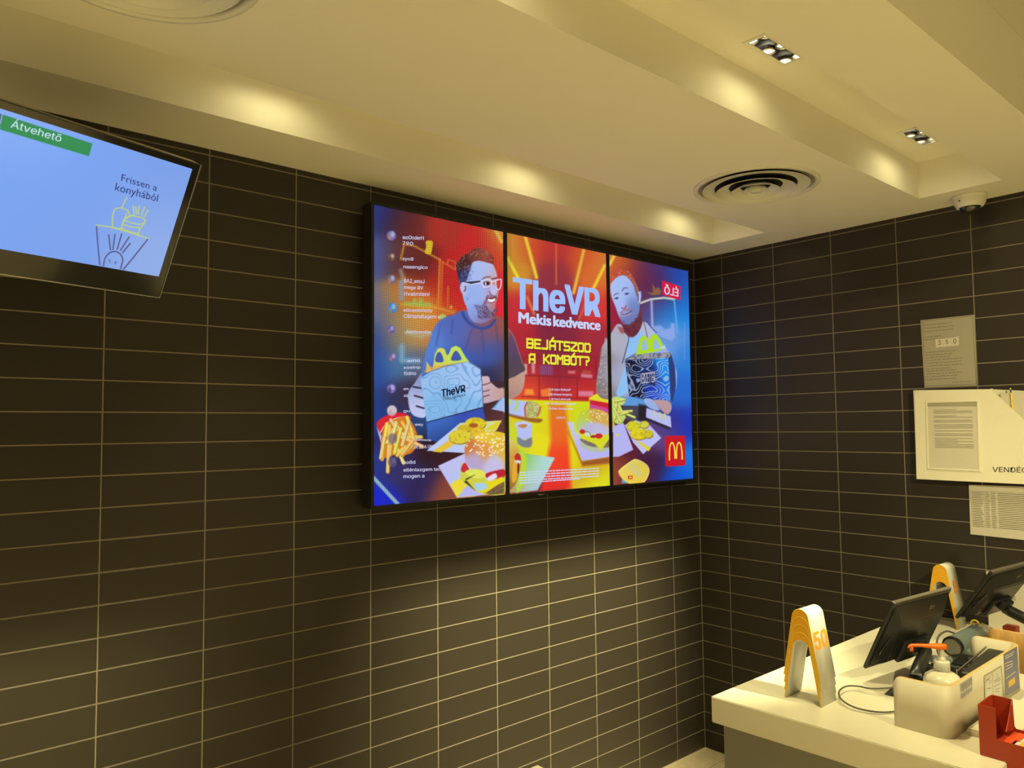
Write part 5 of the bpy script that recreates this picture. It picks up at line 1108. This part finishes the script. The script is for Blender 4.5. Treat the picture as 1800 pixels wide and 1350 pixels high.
rp = at(1772, 1096, 0, -.27)
tag(mkbox('red_carton', M_REDB, None, -.29, -.235, rp[1] - .030, rp[1] + .015, CZ + .0005, rp[2] - .008, bev=.003), 'small red carton just showing above the rim of the oak organiser', 'carton')
# ------------------------------------------------------------------ flat white box and red card holder at the counter end
t = thing('flat_box', 'flat white box between the white organiser and the red card holder', 'box', (-1.14, -1.878, CZ))
mkbox('tray', M_LAMW, t, -1.322, -.96, -1.935, -1.822, CZ + .0005, CZ + .014, bev=.002)
mkbox('lid', M_LAMW, t, -1.320, -.965, -1.932, -1.825, CZ + .0143, CZ + .019, bev=.0015)
t = thing('card_holder', 'red card holder with a tall open tower, overhanging the end of the countertop', 'card holder', (-1.385, -1.97, CZ))
xa, xb, ya, yb = -1.441, -1.332, -1.894, -2.12; z0 = CZ + .0006; zl, zt = 1.0065, 1.087; th = .0025
def plate(name, pts, fn, d0, d1, m=M_RED): return obj(name, prism(bmesh.new(), pts, fn, d0, d1), m, t)
YZ = lambda a, b, d: Vector((d, a, b)); XZ = lambda a, b, d: Vector((a, d, b)); XY = lambda a, b, d: Vector((a, b, d))
plate('front_wall', [(ya, z0 + .004), (ya - .004, z0), (-1.9575, z0), (-1.9575, z0 - .12), (yb, z0 - .12), (yb, zl), (-1.937, zl), (-1.935, zl + .003), (-1.935, zt), (ya, zt)], YZ, xa, xa + th)
plate('back_wall', [(ya, z0), (-1.9575, z0), (-1.9575, z0 - .12), (yb, z0 - .12), (yb, zl + .004), (-1.950, zl + .004), (-1.946, zl + .010), (-1.944, zt), (ya, zt)], YZ, xb - th, xb)
plate('side_wall', [(xa + th, z0), (xb - th, z0), (xb - th, zt), (xb - .03, zt + .002), (xa + .03, zt + .001), (xa + th, zt)], XZ, ya - th, ya)
cv = [(xb - th, zl)] + [(xb - th, zt)] + [(xb - th - .005 - .055 * (k / 8), zt - .070 * (k / 8) ** .8) for k in range(1, 9)]
plate('tower_side', cv[::-1], XZ, -1.9445, -1.9425)
plate('side_wall', [(xa + th, z0 - .12), (xb - th, z0 - .12), (xb - th, zl), (xa + th, zl)], XZ, yb, yb + th)
plate('shelf', [(xa + th, ya - th), (xb - th, ya - th), (xb - th, yb + th), (xa + th, yb + th)], XY, zl - .022, zl - .020)
plate('inner_flap', [(xa + .006, -1.948), (xb - .006, -1.946), (xb - .006, -1.975), (xa + .045, -1.975), (xa + .038, -1.966), (xa + .006, -1.966)], XY, zl - .004, zl - .0025, M_REDB)
for k in range(3):
    c = (-1.388, -1.995 - k * .030, zl - .010 + k * .002)
    tk = thing('ticket', ['white and yellow card lying in the red card holder, nearest its tower', 'white and yellow card lying in the middle of the red card holder', 'white and yellow card lying in the red card holder, farthest from its tower'][k], 'card', c, 'cards in the red holder')
    slab('card', tk, c, .088, .05, .0025, 8, 0, 0, M_TENT, .0004)
    slab('print_patch', tk, (c[0] - .01, c[1], c[2] + .0017), .05, .030, .0008, 8, 0, 0, M_GOLD, .0002)
# ------------------------------------------------------------------ pale table whose corner just shows at the bottom edge
tc_ = at(945, 1344, 2, .75)
t = thing('table', 'pale square table whose corner peeks in below the tiled wall', 'table', (tc_[0] - .35, tc_[1] - .35, 0))
mkbox('tabletop', M_COUNTER, t, tc_[0] - .70, tc_[0], tc_[1] - .70, tc_[1], .72, .75, bev=.003)
obj('column', tube(bmesh.new(), [(tc_[0] - .35, tc_[1] - .35, .012), (tc_[0] - .35, tc_[1] - .35, .72)], .035, 16), M_BLACK, t, True)
mkbox('base', M_BLACK, t, tc_[0] - .56, tc_[0] - .14, tc_[1] - .56, tc_[1] - .14, 0.0005, .012, bev=.003)
